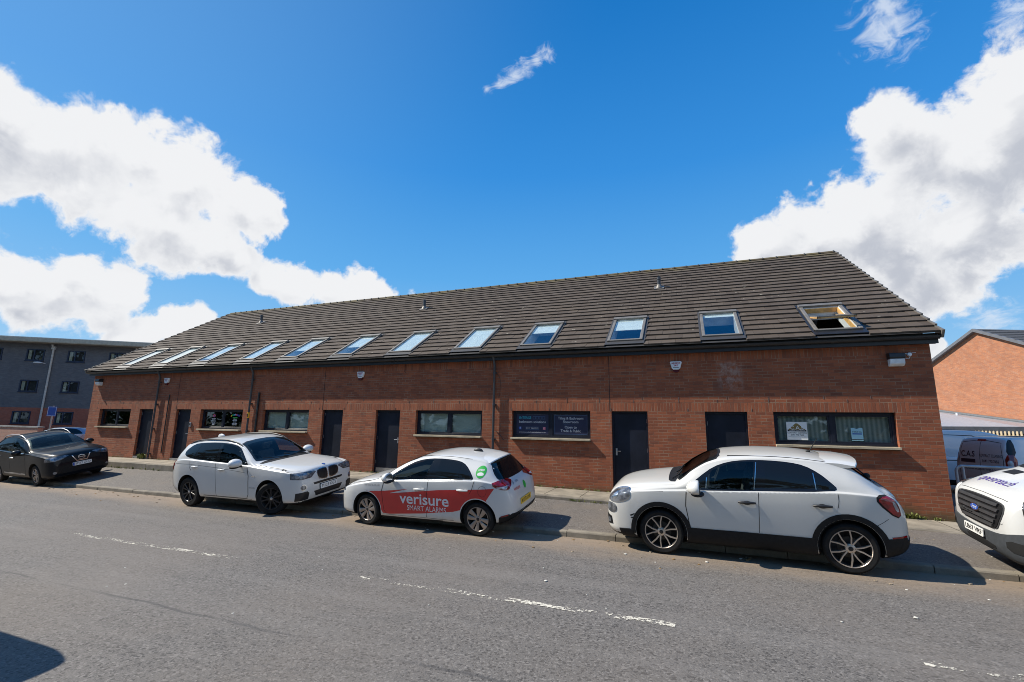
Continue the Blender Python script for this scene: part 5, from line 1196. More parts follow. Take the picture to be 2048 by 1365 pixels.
def suv_base(c, pm):
    c.both('window_trim', GLOSSB, smooth([(1.60, 1.105), (1.9, 1.345), (2.12, 1.495), (2.45, 1.555), (2.9, 1.575), (3.5, 1.555), (3.82, 1.515), (4.0, 1.36), (3.95, 1.25), (3.6, 1.185), (2.7, 1.135), (1.66, 1.085)], 1), off=.003, thick=.004, holes=[[(1.72, 1.115), (1.96, 1.335), (2.15, 1.465), (2.45, 1.525), (2.68, 1.538), (2.60, 1.155)]])
    for nm, o in (('side_window', [(1.72, 1.115), (1.96, 1.335), (2.15, 1.465), (2.45, 1.525), (2.68, 1.538), (2.60, 1.155)]), ('side_window', [(2.72, 1.16), (2.79, 1.54), (3.1, 1.54), (3.42, 1.525), (3.5, 1.20)]), ('quarter_window', [(3.54, 1.205), (3.47, 1.52), (3.79, 1.485), (3.94, 1.355), (3.91, 1.27)])): c.both(nm, SIDEG if o[0][0] < 2 else CGLASS, o, off=.0055, thick=0 if o[0][0] < 2 else .003)
    ws = smooth([(-.70, 1.17), (-.765, 1.18), (-.64, 1.45), (-.60, 1.555), (0, 1.595), (.60, 1.555), (.64, 1.45), (.765, 1.18), (.70, 1.17), (0, 1.15)], 1)
    c.patch('windscreen_surround', GUT, [(a*1.012, b+(-.01 if b < 1.25 else .012)) for a, b in ws], 'F', .003, .004, holes=[inset(ws, .05)]); c.patch('windscreen', CLEARG, ws, 'F', .006, 0)
    c.patch('scuttle', TRIM, smooth([(1.25, -.72), (1.22, 0), (1.25, .72), (1.40, .78), (1.38, 0), (1.40, -.78)], 1), 'T', .004, .004)
    c.patch('rear_window', CGLASS, smooth([(-.66, 1.2), (-.58, 1.47), (0, 1.5), (.58, 1.47), (.66, 1.2), (0, 1.17)], 1), 'B', .004, .004)
    fd = c.both('door', pm, [(1.62, 1.075), (1.55, .85), (1.56, .42), (1.62, .33), (2.655, .33), (2.665, .7), (2.69, 1.122)], off=.0022, thick=.002, cell=.045)
    rd = c.both('door', pm, [(2.705, 1.122), (2.677, .7), (2.667, .33), (3.12, .33), (3.2, .42)]+arc(3.695, .37, .54, 165, 106, 8)+[(3.62, .98), (3.66, 1.16)], off=.0022, thick=.002, cell=.045)
    for q in 'LR': c.strip('door_seam', GAP, [(2.697, 1.125), (2.671, .7), (2.661, .33)], q, .010, .003); c.strip('door_seam', GAP, [(3.665, 1.16), (3.625, .98), (3.55, .90)], q, .010, .003); c.strip('door_seam', GAP, [(1.615, 1.075), (1.545, .85), (1.555, .42), (1.615, .325), (3.12, .325)], q, .010, .003); c.strip('crease_shade', GAP, [(1.66, .925), (2.6, 1.0), (3.6, 1.055), (4.3, 1.05)], q, .006, .003)  # crease strip paints the shade under the body's character line
    for p, x, z in ((fd, 2.46, .965), (rd, 3.42, 1.0)): c.handle(x, z, pm, 'L', p[0], .22); c.handle(x, z, pm, 'R', p[1], .22)
    for q in 'LR':
        sg = -1 if q == 'L' else 1
        c.strip('crease_shade', GAP, [(1.64, .90), (2.6, .99), (3.6, 1.06)], q, .003, .003) if False else None
        c.strip('bonnet_seam', GAP, [(.25, .955), (.6, 1.015), (1.0, 1.055), (1.3, 1.085)], q, .007); c.strip('wing_seam', GAP, [(1.60, 1.08), (1.535, .85), (1.545, .42), (1.6, .32)], q, .006); c.strip('sill_seam', GAP, [(1.45, .31), (3.15, .31)], q, .007)
        c.patch('tail_light', TAILL, smooth([(-.18*sg, .10), (.17*sg, .13), (.17*sg, -.10), (0, -.12), (-.12*sg, -.06)], 1), ('D', (4.5, sg*.72, .98), 180+sg*48, 5), .010, .012, cell=.05)
    c.mirror(1.76, 1.09, 1.14, pm, 1.32); c.rail(2.06, 4.05, .66, .61, GUT, .02); c.open_up([('F', inset(ws, .04), 0), ('L', [(1.72, 1.115), (1.96, 1.335), (2.15, 1.465), (2.45, 1.525), (2.68, 1.538), (2.60, 1.155)], .012), ('R', [(1.72, 1.115), (1.96, 1.335), (2.15, 1.465), (2.45, 1.525), (2.68, 1.538), (2.60, 1.155)], .012)]); c.cabin(1.48, 1.98, 3.2, 1.12, .79, 1.60)
c = Car('suv', 'large white SUV with black wheels and twin oval black grilles', S_B, PWHITE)
suv_base(c, PWHITE)
for q in 'LR':
    sg = -1 if q == 'L' else 1
    HL = [(-.22*sg, -.055), (.0*sg, -.085), (.20*sg, -.06), (.31*sg, .045), (.27*sg, .065), (-.22*sg, .06)]
    c.patch('headlight_surround', GUT, [(u*1.05, v*1.14) for u, v in HL], ('D', (.12, sg*.70, .875), -sg*38, 8), .004, .006, cell=.05)
    h = c.patch('headlight', HEADL, HL, ('D', (.12, sg*.70, .875), -sg*38, 8), .009, .012, cell=.05)
    for u in (-.09, .07): c.patch('projector', SILVER, oval(u*sg, -.012, .048, .048), ('D', (.12, sg*.70, .875), -sg*38, 8), .0105, 0, h)
    c.patch('tail_light', TAILL, [(4.30, 1.0), (4.36, 1.09), (4.53, 1.10), (4.56, .96), (4.47, .90), (4.40, .98)], q, .010, .012, cell=.05)
    gr = c.patch('grille', GUT, smooth([(sg*.03, .73), (sg*.035, .92), (sg*.10, .945), (sg*.29, .935), (sg*.335, .86), (sg*.27, .735), (sg*.10, .70)], 1), 'F', .016, .02, cell=.05)
    c.patch('grille_ring', CHROME, [(sg*.185+(a-sg*.185)*1.12, .825+(b-.825)*1.12) for a, b in smooth([(sg*.03, .73), (sg*.035, .92), (sg*.10, .945), (sg*.29, .935), (sg*.335, .86), (sg*.27, .735), (sg*.10, .70)], 1)], 'F', .010, .012, cell=.05)
    for k in range(6): c.strip('grille_bar', BALLOY, [(sg*(.075+.045*k), .73), (sg*(.07+.047*k), .93)], 'F', .014, .022, gr)
    fg = c.patch('fog_lamp', HEADL, oval(0, 0, .055, .055), ('D', (.1, sg*.68, .615), -sg*32), .012, .016); c.patch('fog_ring', CHROME, oval(0, 0, .066, .066), ('D', (.1, sg*.68, .615), -sg*32), .006, .01)
    c.patch('bumper_vent', GUT, [(-.15*sg, .085), (.10*sg, .10), (.15*sg, .05), (.12*sg, -.085), (-.17*sg, -.095)], ('D', (.1, sg*.70, .42), -sg*34), .006, .01)
    c.patch('wing_vent', CHROME, [(1.32, .86), (1.45, .87), (1.42, .835), (1.35, .83)], q, .006, .008)
    c.text('lettering', GREYV, 'xDrive20d', (1.42 if q == 'L' else 1.42, .585), .05, q, .004, width=.20)
c.patch('lower_grille', GUT, [(-.46, .675), (.46, .675), (.43, .625), (-.43, .625)], 'F', .006, .01); c.patch('lower_grille', GUT, [(-.45, .48), (.45, .48), (.38, .36), (-.38, .36)], 'F', .006, .01); c.patch('plate_frame', GUT, [(-.275, .61), (.275, .61), (.275, .475), (-.275, .475)], 'F', .012, .014)
c.patch('badge', CHROME, oval(.15, 0, .042, .042), 'T', .006, .01); c.patch('badge_centre', BLUE, oval(.15, 0, .030, .030), 'T', .008, 0)
c.plate('F', 0, .543, 'M123 GGY', None, .026)
mb = MB(); mb.ellipsoid((3.75, 0, 1.62), .13, .04, .075); mb.build('roof_fin', PWHITE, c.root, 50)
for y0, y1 in ((-.6, .0), (-.05, .6)): wiper(c, [(1.33, y0, 1.155), (1.44, y1, 1.215)])
c.wheels('double', 22, BALLOY, .245, .245)
c.place(-12.03, -4.21, -.8, True, None, 1); BMW = c

# ---- black crossover
S_Q = dict(L=4.33, half=.89, R=.34, arch=.40, archup=.01, axles=(.89, 3.52), tuck=.035,
  zt=[(0, .70), (.02, .84), (.06, .93), (.15, .99), (.3, 1.025), (.6, 1.07), (1.0, 1.105), (1.22, 1.125), (1.32, 1.145), (1.62, 1.315), (1.95, 1.46), (2.25, 1.55), (2.6, 1.60), (3.1, 1.59), (3.6, 1.54), (3.88, 1.47), (3.98, 1.40), (4.12, 1.18), (4.18, 1.05), (4.25, .95), (4.31, .75), (4.33, .6)],
  zb=[(0, .64), (.06, .83), (.2, .90), (.7, .985), (1.25, 1.03), (1.6, 1.045), (2.6, 1.07), (3.6, 1.14), (4.0, 1.06), (4.2, .9), (4.33, .55)],
  w=[(0, .62), (.02, .70), (.06, .76), (.14, .815), (.28, .855), (.5, .88), (.89, .89), (1.5, .88), (2.6, .88), (3.5, .89), (3.9, .86), (4.15, .78), (4.27, .70), (4.33, .56)],
  wt=[(0, .48), (.1, .60), (.3, .68), (.8, .76), (1.3, .785), (1.62, .715), (1.95, .65), (2.6, .625), (3.4, .61), (3.85, .585), (4.1, .62), (4.33, .48)],
  drop=[(0, .03), (.2, .06), (1.3, .06), (1.8, .05), (2.4, .065), (3.8, .065), (4.1, .05), (4.33, .03)],
  zf=[(0, .38), (.05, .27), (.2, .215), (.6, .2), (3.6, .2), (4.1, .28), (4.33, .42)])
c = Car('black_crossover', 'black crossover with silver roof rails parked facing the second door', S_Q, PBLACK)
c.root['label'] = 'black crossover with silver roof rails and a chrome V grille'
c.both('window_trim', GLOSSB, smooth([(1.53, 1.045), (1.8, 1.27), (2.03, 1.42), (2.4, 1.50), (2.9, 1.515), (3.4, 1.47), (3.65, 1.40), (3.80, 1.25), (3.7, 1.17), (3.4, 1.125), (2.6, 1.075), (1.58, 1.03)], 1), off=.003, thick=.004, holes=[[(1.63, 1.055), (1.86, 1.265), (2.06, 1.395), (2.38, 1.468), (2.56, 1.478), (2.49, 1.095)]])
for nm, o in (('side_window', [(1.63, 1.055), (1.86, 1.265), (2.06, 1.395), (2.38, 1.468), (2.56, 1.478), (2.49, 1.095)]), ('side_window', [(2.61, 1.10), (2.67, 1.482), (3.0, 1.475), (3.33, 1.445), (3.36, 1.145)]), ('quarter_window', [(3.40, 1.15), (3.38, 1.435), (3.62, 1.37), (3.73, 1.25), (3.66, 1.185)])): c.both(nm, SIDEG if o[0][0] < 2 else CGLASS, o, off=.0055, thick=0 if o[0][0] < 2 else .003)
ws = smooth([(-.66, 1.155), (-.73, 1.165), (-.61, 1.40), (-.57, 1.49), (0, 1.53), (.57, 1.49), (.61, 1.40), (.73, 1.165), (.66, 1.155), (0, 1.14)], 1)
CTEAL = car_glass('teal_screen_glass', (.02, .055, .065))
c.patch('windscreen_surround', GUT, [(a*1.012, b+(-.01 if b < 1.2 else .012)) for a, b in ws], 'F', .003, .004, holes=[inset(ws, .05)]); c.patch('windscreen', CLEARG, ws, 'F', .006, 0)
c.patch('rear_window', CGLASS, smooth([(-.6, 1.15), (-.52, 1.40), (.52, 1.40), (.6, 1.15)], 1), 'B', .004, .004)
fd = c.both('door', PBLACK, [(1.55, 1.025), (1.48, .8), (1.49, .40), (1.55, .30), (2.53, .30), (2.56, 1.065)], off=.0022, thick=.002, cell=.045)
rd = c.both('door', PBLACK, [(2.575, 1.065), (2.545, .30), (2.98, .30), (3.05, .40)]+arc(3.52, .35, .51, 165, 108, 8)+[(3.42, .95), (3.45, 1.12)], off=.0022, thick=.002, cell=.045)
for p, x, z in ((fd, 2.36, .90), (rd, 3.24, .94)): c.handle(x, z, PBLACK, 'L', p[0]); c.handle(x, z, CHROME, 'R', p[1])
for q in 'LR':
    sg = -1 if q == 'L' else 1
    h = c.patch('headlight', HEADL, [(-.22*sg, -.075), (.06*sg, -.085), (.22*sg, -.02), (.34*sg, .085), (.28*sg, .105), (.0*sg, .07), (-.22*sg, .03)], ('D', (.14, sg*.69, .86), -sg*42, 10), .008, .012, cell=.05)
    c.patch('projector', SILVER, oval(0, -.015, .05, .05), ('D', (.14, sg*.69, .86), -sg*42, 10), .0095, 0, h)
    c.patch('fog_lamp', HEADL, oval(0, 0, .05, .04), ('D', (.1, sg*.66, .42), -sg*30), .010, .014)
    c.strip('window_ledge', CHROME, [(1.60, 1.04), (2.6, 1.085), (3.4, 1.132), (3.68, 1.172)], q, .014, .006); c.patch('sill_strip', SILVER, [(1.50, .335), (1.50, .375), (2.94, .40), (2.93, .355)], q, .012, .014)
    c.strip('bonnet_seam', GAP, [(.3, .90), (.7, .965), (1.25, 1.03)], q, .007)
    c.patch('tail_light', TAILL, smooth([(-.14*sg, .12), (.14*sg, .12), (.14*sg, -.1), (-.05*sg, -.12)], 1), ('D', (4.15, sg*.70, .98), 180+sg*48, 5), .010, .012, cell=.05)
c.patch('grille', TRIM, [(-.56, .87), (.56, .87), (.50, .71), (-.50, .71)], 'F', .006, .01)
c.patch('lower_grille', TRIM, [(-.50, .52), (.50, .52), (.56, .36), (-.56, .36)], 'F', .006, .01)
c.strip('chrome_trim', CHROME, [(-.245, .89), (-.14, .70), (.14, .70), (.245, .89)], 'F', .028, .018)
c.strip('badge', CHROME, oval(0, .80, .09, .066)+[oval(0, .80, .09, .066)[0]], 'F', .016, .02); c.patch('badge_bar', CHROME, [(-.10, .815), (.10, .815), (.10, .785), (-.10, .785)], 'F', .021, 0)
c.plate('F', 0, .60, 'SM12 ZUD', None, .03, True)
c.mirror(1.70, 1.0, 1.08, PBLACK, 1.1); c.rail(2.06, 3.78, .60, .56, SILVER, .05); c.open_up([('F', inset(ws, .04), 0), ('L', [(1.63, 1.055), (1.86, 1.265), (2.06, 1.395), (2.38, 1.468), (2.56, 1.478), (2.49, 1.095)], .012), ('R', [(1.63, 1.055), (1.86, 1.265), (2.06, 1.395), (2.38, 1.468), (2.56, 1.478), (2.49, 1.095)], .012)]); c.cabin(1.42, 1.92, 3.0, 1.08, .75, 1.54, (.16, .17, .16))
mb = MB(); mb.tube([(2.25, 0, 1.55), (2.33, 0, 1.72)], .006, 6); mb.build('aerial', GAP, c.root, 50)
c.wheels('y10', -4, ALLOY, .23, .215)
c.place(-20.5, -3.55, -2.0, True); QASH = c

# ---- white panel van at the right edge
S_T = dict(L=5.5, half=1.03, R=.345, arch=.42, archup=.02, axles=(1.02, 4.32), tuck=.03,
  zt=[(0, .76), (.02, .89), (.06, 1.02), (.14, 1.105), (.3, 1.185), (.6, 1.29), (.86, 1.365), (.93, 1.40), (1.3, 1.80), (1.65, 2.15), (1.85, 2.31), (2.15, 2.42), (2.6, 2.47), (5.2, 2.47), (5.42, 2.42), (5.48, 2.2), (5.5, 1.8)],
  zb=[(0, .74), (.08, .98), (.2, 1.05), (.6, 1.14), (.95, 1.2), (1.4, 1.22), (2.5, 1.22), (5.3, 1.22), (5.5, 1.1)],
  w=[(0, .66), (.02, .74), (.06, .82), (.13, .89), (.25, .95), (.45, .99), (.8, 1.02), (1.4, 1.03), (5.3, 1.03), (5.45, 1.0), (5.5, .94)],
  wt=[(0, .60), (.08, .72), (.3, .80), (.86, .875), (1.3, .84), (1.8, .81), (2.3, .84), (5.3, .84), (5.5, .78)],
  drop=[(0, .03), (.2, .07), (.9, .07), (1.4, .06), (2.2, .09), (5.3, .09), (5.5, .05)],
  zf=[(0, .42), (.04, .31), (.15, .25), (.5, .23), (4.6, .23), (5.3, .30), (5.5, .36)])
c = Car('panel_van', 'white panel van with grey bumper and slatted grille, purple bonnet lettering', S_T, PWHITE, 'van')
GRILL = simple('grey_grille', (.075, .077, .082), .35, .3); BUMP = simple('grey_bumper', (.050, .056, .063), .7, var=.1, scale=20, bump=.1)
ws = smooth([(-.80, 1.42), (-.85, 1.43), (-.80, 1.9), (-.74, 2.2), (0, 2.25), (.74, 2.2), (.80, 1.9), (.85, 1.43), (.80, 1.42), (0, 1.40)], 1)
c.patch('windscreen_surround', TRIM, [(a*1.03, b+(-.02 if b < 1.5 else .02)) for a, b in ws], 'F', .002, .003); c.patch('windscreen', car_glass('van_screen_glass', (.05, .06, .055)), ws, 'F', .0045, .003)
c.patch('scuttle', TRIM, smooth([(.84, -.82), (.80, 0), (.84, .82), (.96, .86), (.93, 0), (.96, -.86)], 1), 'T', .006, .006)
c.both('side_window', CGLASS, [(1.15, 1.3), (1.45, 1.72), (1.75, 2.02), (2.25, 2.05), (2.25, 1.25)], off=.004, thick=.004)
gp = smooth([(-.57, .98), (-.3, 1.0), (0, 1.005), (.3, 1.0), (.57, .98), (.61, .93), (.60, .85), (.50, .68), (.42, .635), (0, .62), (-.42, .635), (-.50, .68), (-.60, .85), (-.61, .93)], 1)
g_ = c.patch('grille', TRIM, gp, 'F', .014, .018, cell=.06)
c.patch('grille_frame', GRILL, [(a*1.04, .81+(b-.81)*1.07) for a, b in gp], 'F', .008, .012, cell=.06)
for z, w in ((.955, .52), (.885, .55), (.81, .525), (.735, .475), (.668, .42)): c.patch('grille_slat', GRILL, [(-w, z+.022), (w, z+.022), (w*.96, z-.018), (-w*.96, z-.018)], 'F', .036, .026, g_, cell=.08)
bd = c.patch('badge', CHROME, oval(0, .83, .125, .052), 'F', .045, .03); c.patch('badge_centre', BLUE, oval(0, .83, .105, .040), 'F', .0475, 0, bd)
lbd = c.text('lettering', WHITEV, 'Ford', (0, .83), .07, 'F', .049, bd, width=.13, shear=.2)
c.patch('bumper', BUMP, smooth([(-.96, .70), (-.6, .60), (-.36, .57), (0, .555), (.36, .57), (.6, .60), (.96, .70), (.96, .30), (.6, .27), (0, .26), (-.6, .27), (-.96, .30)], 1), 'F', .018, .022, cell=.06)
c.both('bumper', BUMP, [(.10, .28), (.08, .66), (.3, .70), (.56, .71), (.585, .45), (.55, .28)], off=.016, thick=.02, cell=.06)
c.patch('bumper_slot', GAP, smooth([(-.40, .415), (.40, .415), (.36, .335), (-.36, .335)], 1), 'F', .022, .01)
for sg in (-1, 1):
    c.patch('bumper_slot', GAP, smooth([(-.15*sg, .07), (.17*sg, .09), (.17*sg, -.05), (-.13*sg, -.07)], 1), ('D', (.12, sg*.80, .47), -sg*35), .024, .012)
    c.patch('headlight', HEADL, smooth([(-.19*sg, .05), (-.08*sg, .17), (.14*sg, .25), (.24*sg, .22), (.22*sg, -.07), (.02*sg, -.12), (-.15*sg, -.08)], 1), ('D', (.34, sg*.96, .90), -sg*56, 8), .010, .014, cell=.05)
    c.patch('headlight_surround', GAP, [(a*1.06, b*1.06) for a, b in smooth([(-.19*sg, .05), (-.08*sg, .17), (.14*sg, .25), (.24*sg, .22), (.22*sg, -.07), (.02*sg, -.12), (-.15*sg, -.08)], 1)], ('D', (.34, sg*.96, .90), -sg*56, 8), .004, .006, cell=.05)
    c.patch('bonnet_vent', TRIM, [(.56, sg*.24), (.56, sg*.56), (.72, sg*.57), (.70, sg*.24)], 'T', .004, .004)
c.strip('bonnet_seam', GAP, [(-.62, 1.035), (-.5, 1.045), (0, 1.055), (.5, 1.045), (.62, 1.035)], 'F', .006)
vs, fs = text_mesh('openreach', .21, bold=.002, shear=.25)
w_ = max(v[0] for v in vs)-min(v[0] for v in vs); q_ = .80/w_
c.patch('lettering', PURPLE, None, 'T', .004, 0, verts2=[(.33+b*1.0, .17-a*q_) for a, b in vs], faces2=fs)
c.plate('F', .09, .50, 'LB67 VRF', None, .045)
c.mirror(1.35, 1.22, 1.35, TRIM, 1.6)
wiper(c, [(.93, -.7, 1.43), (.99, .0, 1.47)]); wiper(c, [(.93, .0, 1.43), (.99, .7, 1.47)])
c.wheels('plain', 0, SILVER, .205, .215)
c.place(4.80, -4.40, -1.8); TRAN = c

# background cars: built once from the hatchback shell, copied with their parts
def copy_tree(o, parent=None):
    q = o.copy(); COL.objects.link(q)
    if parent: q.parent = parent; q.matrix_parent_inverse = o.matrix_parent_inverse.copy()
    for ch in list(o.children): copy_tree(ch, q)
    return q
c = Car('parked_car', 'silver blue hatchback behind the black car, its roof and rear window showing', S_K, PSILV); hatch_base(c, PSILV)
c.wheels('plain', 0, SILVER, .21, .2); c.root.matrix_world = Matrix.Translation((-38.4, 2.5, -.335)) @ Matrix.Rotation(R_(64), 4, 'Z'); PARK = c
q = copy_tree(c.root); q['label'] = 'pale car at the left edge beyond the low wall, only its roof showing'; q.matrix_world = Matrix.Translation((-45.5, 3.4, -.335)) @ Matrix.Rotation(R_(4), 4, 'Z')
S_T2 = dict(S_T, zt=S_T['zt'][:-5]+[(2.6, 2.47), (4.7, 2.47), (5.1, 2.41), (5.3, 2.28), (5.42, 2.05), (5.48, 1.75), (5.5, 1.4)], wt=[(0, .60), (.08, .72), (.3, .80), (.86, .875), (1.3, .84), (1.8, .81), (2.3, .84), (4.6, .84), (5.2, .76), (5.5, .6)])
c = Car('parked_van', 'van parked on the near side, only its shadow falls into view at lower left', S_T2, PWHITE, 'van')
c.both('side_window', CGLASS, [(1.15, 1.3), (1.45, 1.72), (1.75, 2.02), (2.25, 2.05), (2.25, 1.25)], off=.004, thick=.004); c.wheels('plain', 0, SILVER, .205, .215)
c.root.matrix_world = Matrix.Translation((-12.42, -11.12, -.40))
#@@END_CARS
#@@BACK
# ------------------------------------------------------------------ surroundings
def win_small(root, d, z, w=1.3, h=1.0, curtain=True):
    mb = MB(); x0, x1, z0, z1 = d-w/2, d+w/2, z-h/2, z+h/2
    frame_rect(mb, x0, x1, z0, z1, .09, -.03, .12); mb.box(d-.12, d-.04, -.028, .1, z0+.09, z1-.09); mb.box(x0-.05, x1+.05, -.07, .02, z0-.06, z0-.002)
    f = mb.build('window', simple('blue_frame', (.02, .028, .06), .4), root)
    mb = MB(); mb.add([(x0+.09, .02, z0+.09), (x1-.09, .02, z0+.09), (x1-.09, .02, z1-.09), (x0+.09, .02, z1-.09)], [(0, 1, 2, 3)]); mb.build('pane', GLASS, f, fix=False)
    mb = MB(); mb.box(x0+.05, x1-.05, .06, .07, z0+.05, z1-.05, 0); mb.box(x0+.12, x0+.34, .04, .05, z0+.09, z1-.09, 1); mb.build('curtain', [INSIDE, simple('cream_curtain', (.42, .40, .30), .8)], f)
flats = thing('apartment_block', 'grey and red brick three storey block with flat overhanging roof', 'building')
flats.matrix_world = Matrix(((.82, -.572, 0, -54.6), (.572, .82, 0, 7.15), (0, 0, 1, 0), (0, 0, 0, 1)))
def uvbox(mb, x0, x1, y0, y1, z0, z1, m=0):
    for pts in (((x0, y0), (x1, y0)), ((x1, y0), (x1, y1)), ((x1, y1), (x0, y1)), ((x0, y1), (x0, y0))):
        (a, b), (c, d) = pts; u0 = a+b; u1 = u0+math.hypot(c-a, d-b)
        mb.add([(a, b, z0), (c, d, z0), (c, d, z1), (a, b, z1)], [(0, 1, 2, 3)], m, [[(u0, z0), (u1, z0), (u1, z1), (u0, z1)]])
def wall_holes(name, mat, root, z0, z1, wins, x0=-16, x1=10.4, depth=12):
    mb = MB(); xs = sorted([x0, x1]+[v for d in wins for v in (d[0]-d[2]/2, d[0]+d[2]/2)])
    zs = sorted({z0, z1}|{v for d in wins for v in (d[1]-d[3]/2, d[1]+d[3]/2)})
    for a, b in zip(xs, xs[1:]):
        for c, d in zip(zs, zs[1:]):
            if any(w[0]-w[2]/2 <= a+1e-6 and w[0]+w[2]/2 >= b-1e-6 and w[1]-w[3]/2 <= c+1e-6 and w[1]+w[3]/2 >= d-1e-6 for w in wins): continue
            mb.add([(a, 0, c), (b, 0, c), (b, 0, d), (a, 0, d)], [(0, 1, 2, 3)], 0, [[(a, c), (b, c), (b, d), (a, d)]])
    for a, b, c, d in ((x1, 0, x1, depth), (x1, depth, x0, depth), (x0, depth, x0, 0)):
        L = math.hypot(c-a, d-b); mb.add([(a, b, z0), (c, d, z0), (c, d, z1), (a, b, z1)], [(0, 1, 2, 3)], 0, [[(0, z0), (L, z0), (L, z1), (0, z1)]])
    mb.build(name, mat, root, fix=False)
up = [(d, z, 1.3, 1.0) for z, o in ((6.93, .05), (4.28, 0)) for d in (-6.1+o, -3.2+o, -.28+o, 2.68+o, 5.64+o, 8.7+o)]
lo = [(d, 1.64, 1.3, 1.04) for d in (-3.3, -.35, 2.58, 5.6, 8.6)]
# upper rows need their own x cuts: build the storeys one above the other
wall_holes('upper_wall', BRICK_GREY, flats, 5.6, 7.95, up[:6]); wall_holes('upper_wall', BRICK_GREY, flats, 2.46, 5.6, up[6:]); wall_holes('lower_wall', BRICK_RED2, flats, -1.2, 2.46, lo)
wall_holes('end_wall', BRICK_OR, flats, -1.2, 7.9, [], 10.4, 18, 11)
for d, z, w, h in up+lo: win_small(flats, d, z, w-.02, h-.02)
BEIGE = simple('beige_soffit', (.46, .42, .33), .6)
mb = MB(); mb.box(-17, 18.6, -.9, 12.5, 7.93, 8.02); mb.box(-17, 18.6, -.93, -.9, 7.98, 8.28); mb.box(-17, 18.6, -.93, 12.5, 8.28, 8.34, 1); mb.build('roof', [BEIGE, simple('sunlit_roof_edge', (.70, .66, .56), .35)], flats)  # top edge paler than the soffit: its sunlit glint is put into the colour
mb = MB(); mb.box(-17, 6.0, .6, 9, 8.40, 8.52); mb.build('roof_plant_screen', TRIM, flats)
for d in (4.0, 10.25):
    mb = MB(); mb.tube([(d, -.09, -.6), (d, -.09, 7.5), (d, -.35, 7.85)], .075, 10); mb.box(d-.12, d+.12, -.2, .0, 7.45, 7.7); mb.build('rainwater_pipe', simple('pale_grey_pipe', (.55, .55, .53), .4), flats, 40)
mb = MB(); mb.tube([(3.55, 0, 6.2), (3.5, -.5, 6.25)], .03, 8); mb.ellipsoid((3.4, -.62, 6.22), .34, .16, .08); mb.build('wall_lamp', WHITEP, flats, 40)
gw = thing('garden_wall', 'low pinkish brick wall at the left edge beyond the black car', 'wall', (-40, 1, -.6))
PINKB = brick_mat('brick_pink', False, (.50, .27, .19), (.42, .22, .16), (.45, .34, .27), False)
mb = MB(); uvbox(mb, -16, 8.3, 0, .22, -.6, 1.74); mb.build('brickwork', PINKB, gw); mb = MB(); mb.box(-16.03, 8.33, -.03, .25, 1.74, 1.81); mb.build('coping', CONC, gw)
sg = thing('road_sign', 'blue sign on a grey post beside the parked silver blue car', 'sign', (-30, .72, -.335))
sg.rotation_euler = (0, 0, R_(18))
mb = MB(); mb.tube([(0, 0, 0), (0, 0, 2.6)], .035, 10); mb.build('post', SILVER, sg, 40)
mb = MB(); mb.box(-.24, .24, -.055, -.04, 2.08, 2.56); o = mb.build('plate', BLUE, sg); mb = MB(); frame_rect(mb, -.225, .225, 2.095, 2.545, .015, -.058, -.0552); mb.build('border', WHITEV, o)

gh = thing('gable_house', 'orange brick gable house with a dark roof behind the yard', 'building')
gh.matrix_world = Matrix(((.375, .927, 0, 17.575), (-.927, .375, 0, 26.36), (0, 0, 1, 0), (0, 0, 0, 1)))
mb = MB(); HW = 6.0; ez = 8.34-.49*HW; pts = [(-HW, -1.2), (HW, -1.2), (HW, ez), (0, 8.3), (-HW, ez)]
mb.add([(a, 0, z) for a, z in pts], [tuple(range(5))], 0, [pts]); mb.add([(a, 14, z) for a, z in pts], [tuple(range(5))], 0, [pts])
for x in (-HW, HW): mb.add([(x, 0, -1.2), (x, 14, -1.2), (x, 14, ez), (x, 0, ez)], [(0, 1, 2, 3)], 0, [[(0, -1.2), (14, -1.2), (14, ez), (0, ez)]])
mb.build('wall', BRICK_OR, gh, fix=False)
mb = MB()
for s in (-1, 1):
    for c in range(16):
        a0, a1 = c/16, (c+1)/16; q = lambda t, h: (s*(.0+(HW+.4)*t), 8.42-.49*(HW+.4)*t+h)
        (xa, za), (xb, zb2) = q(a0, .0), q(a1, .035); mb.add([(xa, -.2, za), (xa, 14.2, za), (xb, 14.2, zb2), (xb, -.2, zb2)], [(0, 1, 2, 3)]); (xc, zc) = q(a1, 0); mb.add([(xb, -.2, zb2), (xb, 14.2, zb2), (xc, 14.2, zc), (xc, -.2, zc)], [(0, 1, 2, 3)])
mb.build('roof', simple('slate_roof', (.075, .072, .07), .7), gh, fix=False)
mb = MB()
for s in (-1, 1): mb.add([(0, -.24, 8.44), (0, -.24, 8.24), (s*(HW+.45), -.24, 8.24-.49*(HW+.45)), (s*(HW+.45), -.24, 8.44-.49*(HW+.45)), (0, -.02, 8.44), (0, -.02, 8.24), (s*(HW+.45), -.02, 8.24-.49*(HW+.45)), (s*(HW+.45), -.02, 8.44-.49*(HW+.45))], [(0, 1, 2, 3), (1, 5, 6, 2), (0, 4, 7, 3), (2, 6, 7, 3)])
mb.build('barge_board', simple('grey_barge', (.14, .145, .16), .5), gh)
sh = thing('lean_to_shed', 'low pale metal roofed lean-to against the orange gable', 'shed')
sh.matrix_world = gh.matrix_world.copy()
METAL = simple('pale_sheet_metal', (.42, .47, .53), .35, .5, var=.06)
mb = MB(); ra = [(-5.5, -.03, 3.42), (6.5, -.03, 1.62), (6.5, -3.2, 1.66), (-5.5, -3.2, 2.02)]
mb.add(ra+[(x, y, z-.06) for x, y, z in ra], [(0, 1, 2, 3), (7, 6, 5, 4), (0, 4, 5, 1), (1, 5, 6, 2), (2, 6, 7, 3), (3, 7, 4, 0)]); mb.build('roof', METAL, sh)
mb = MB()
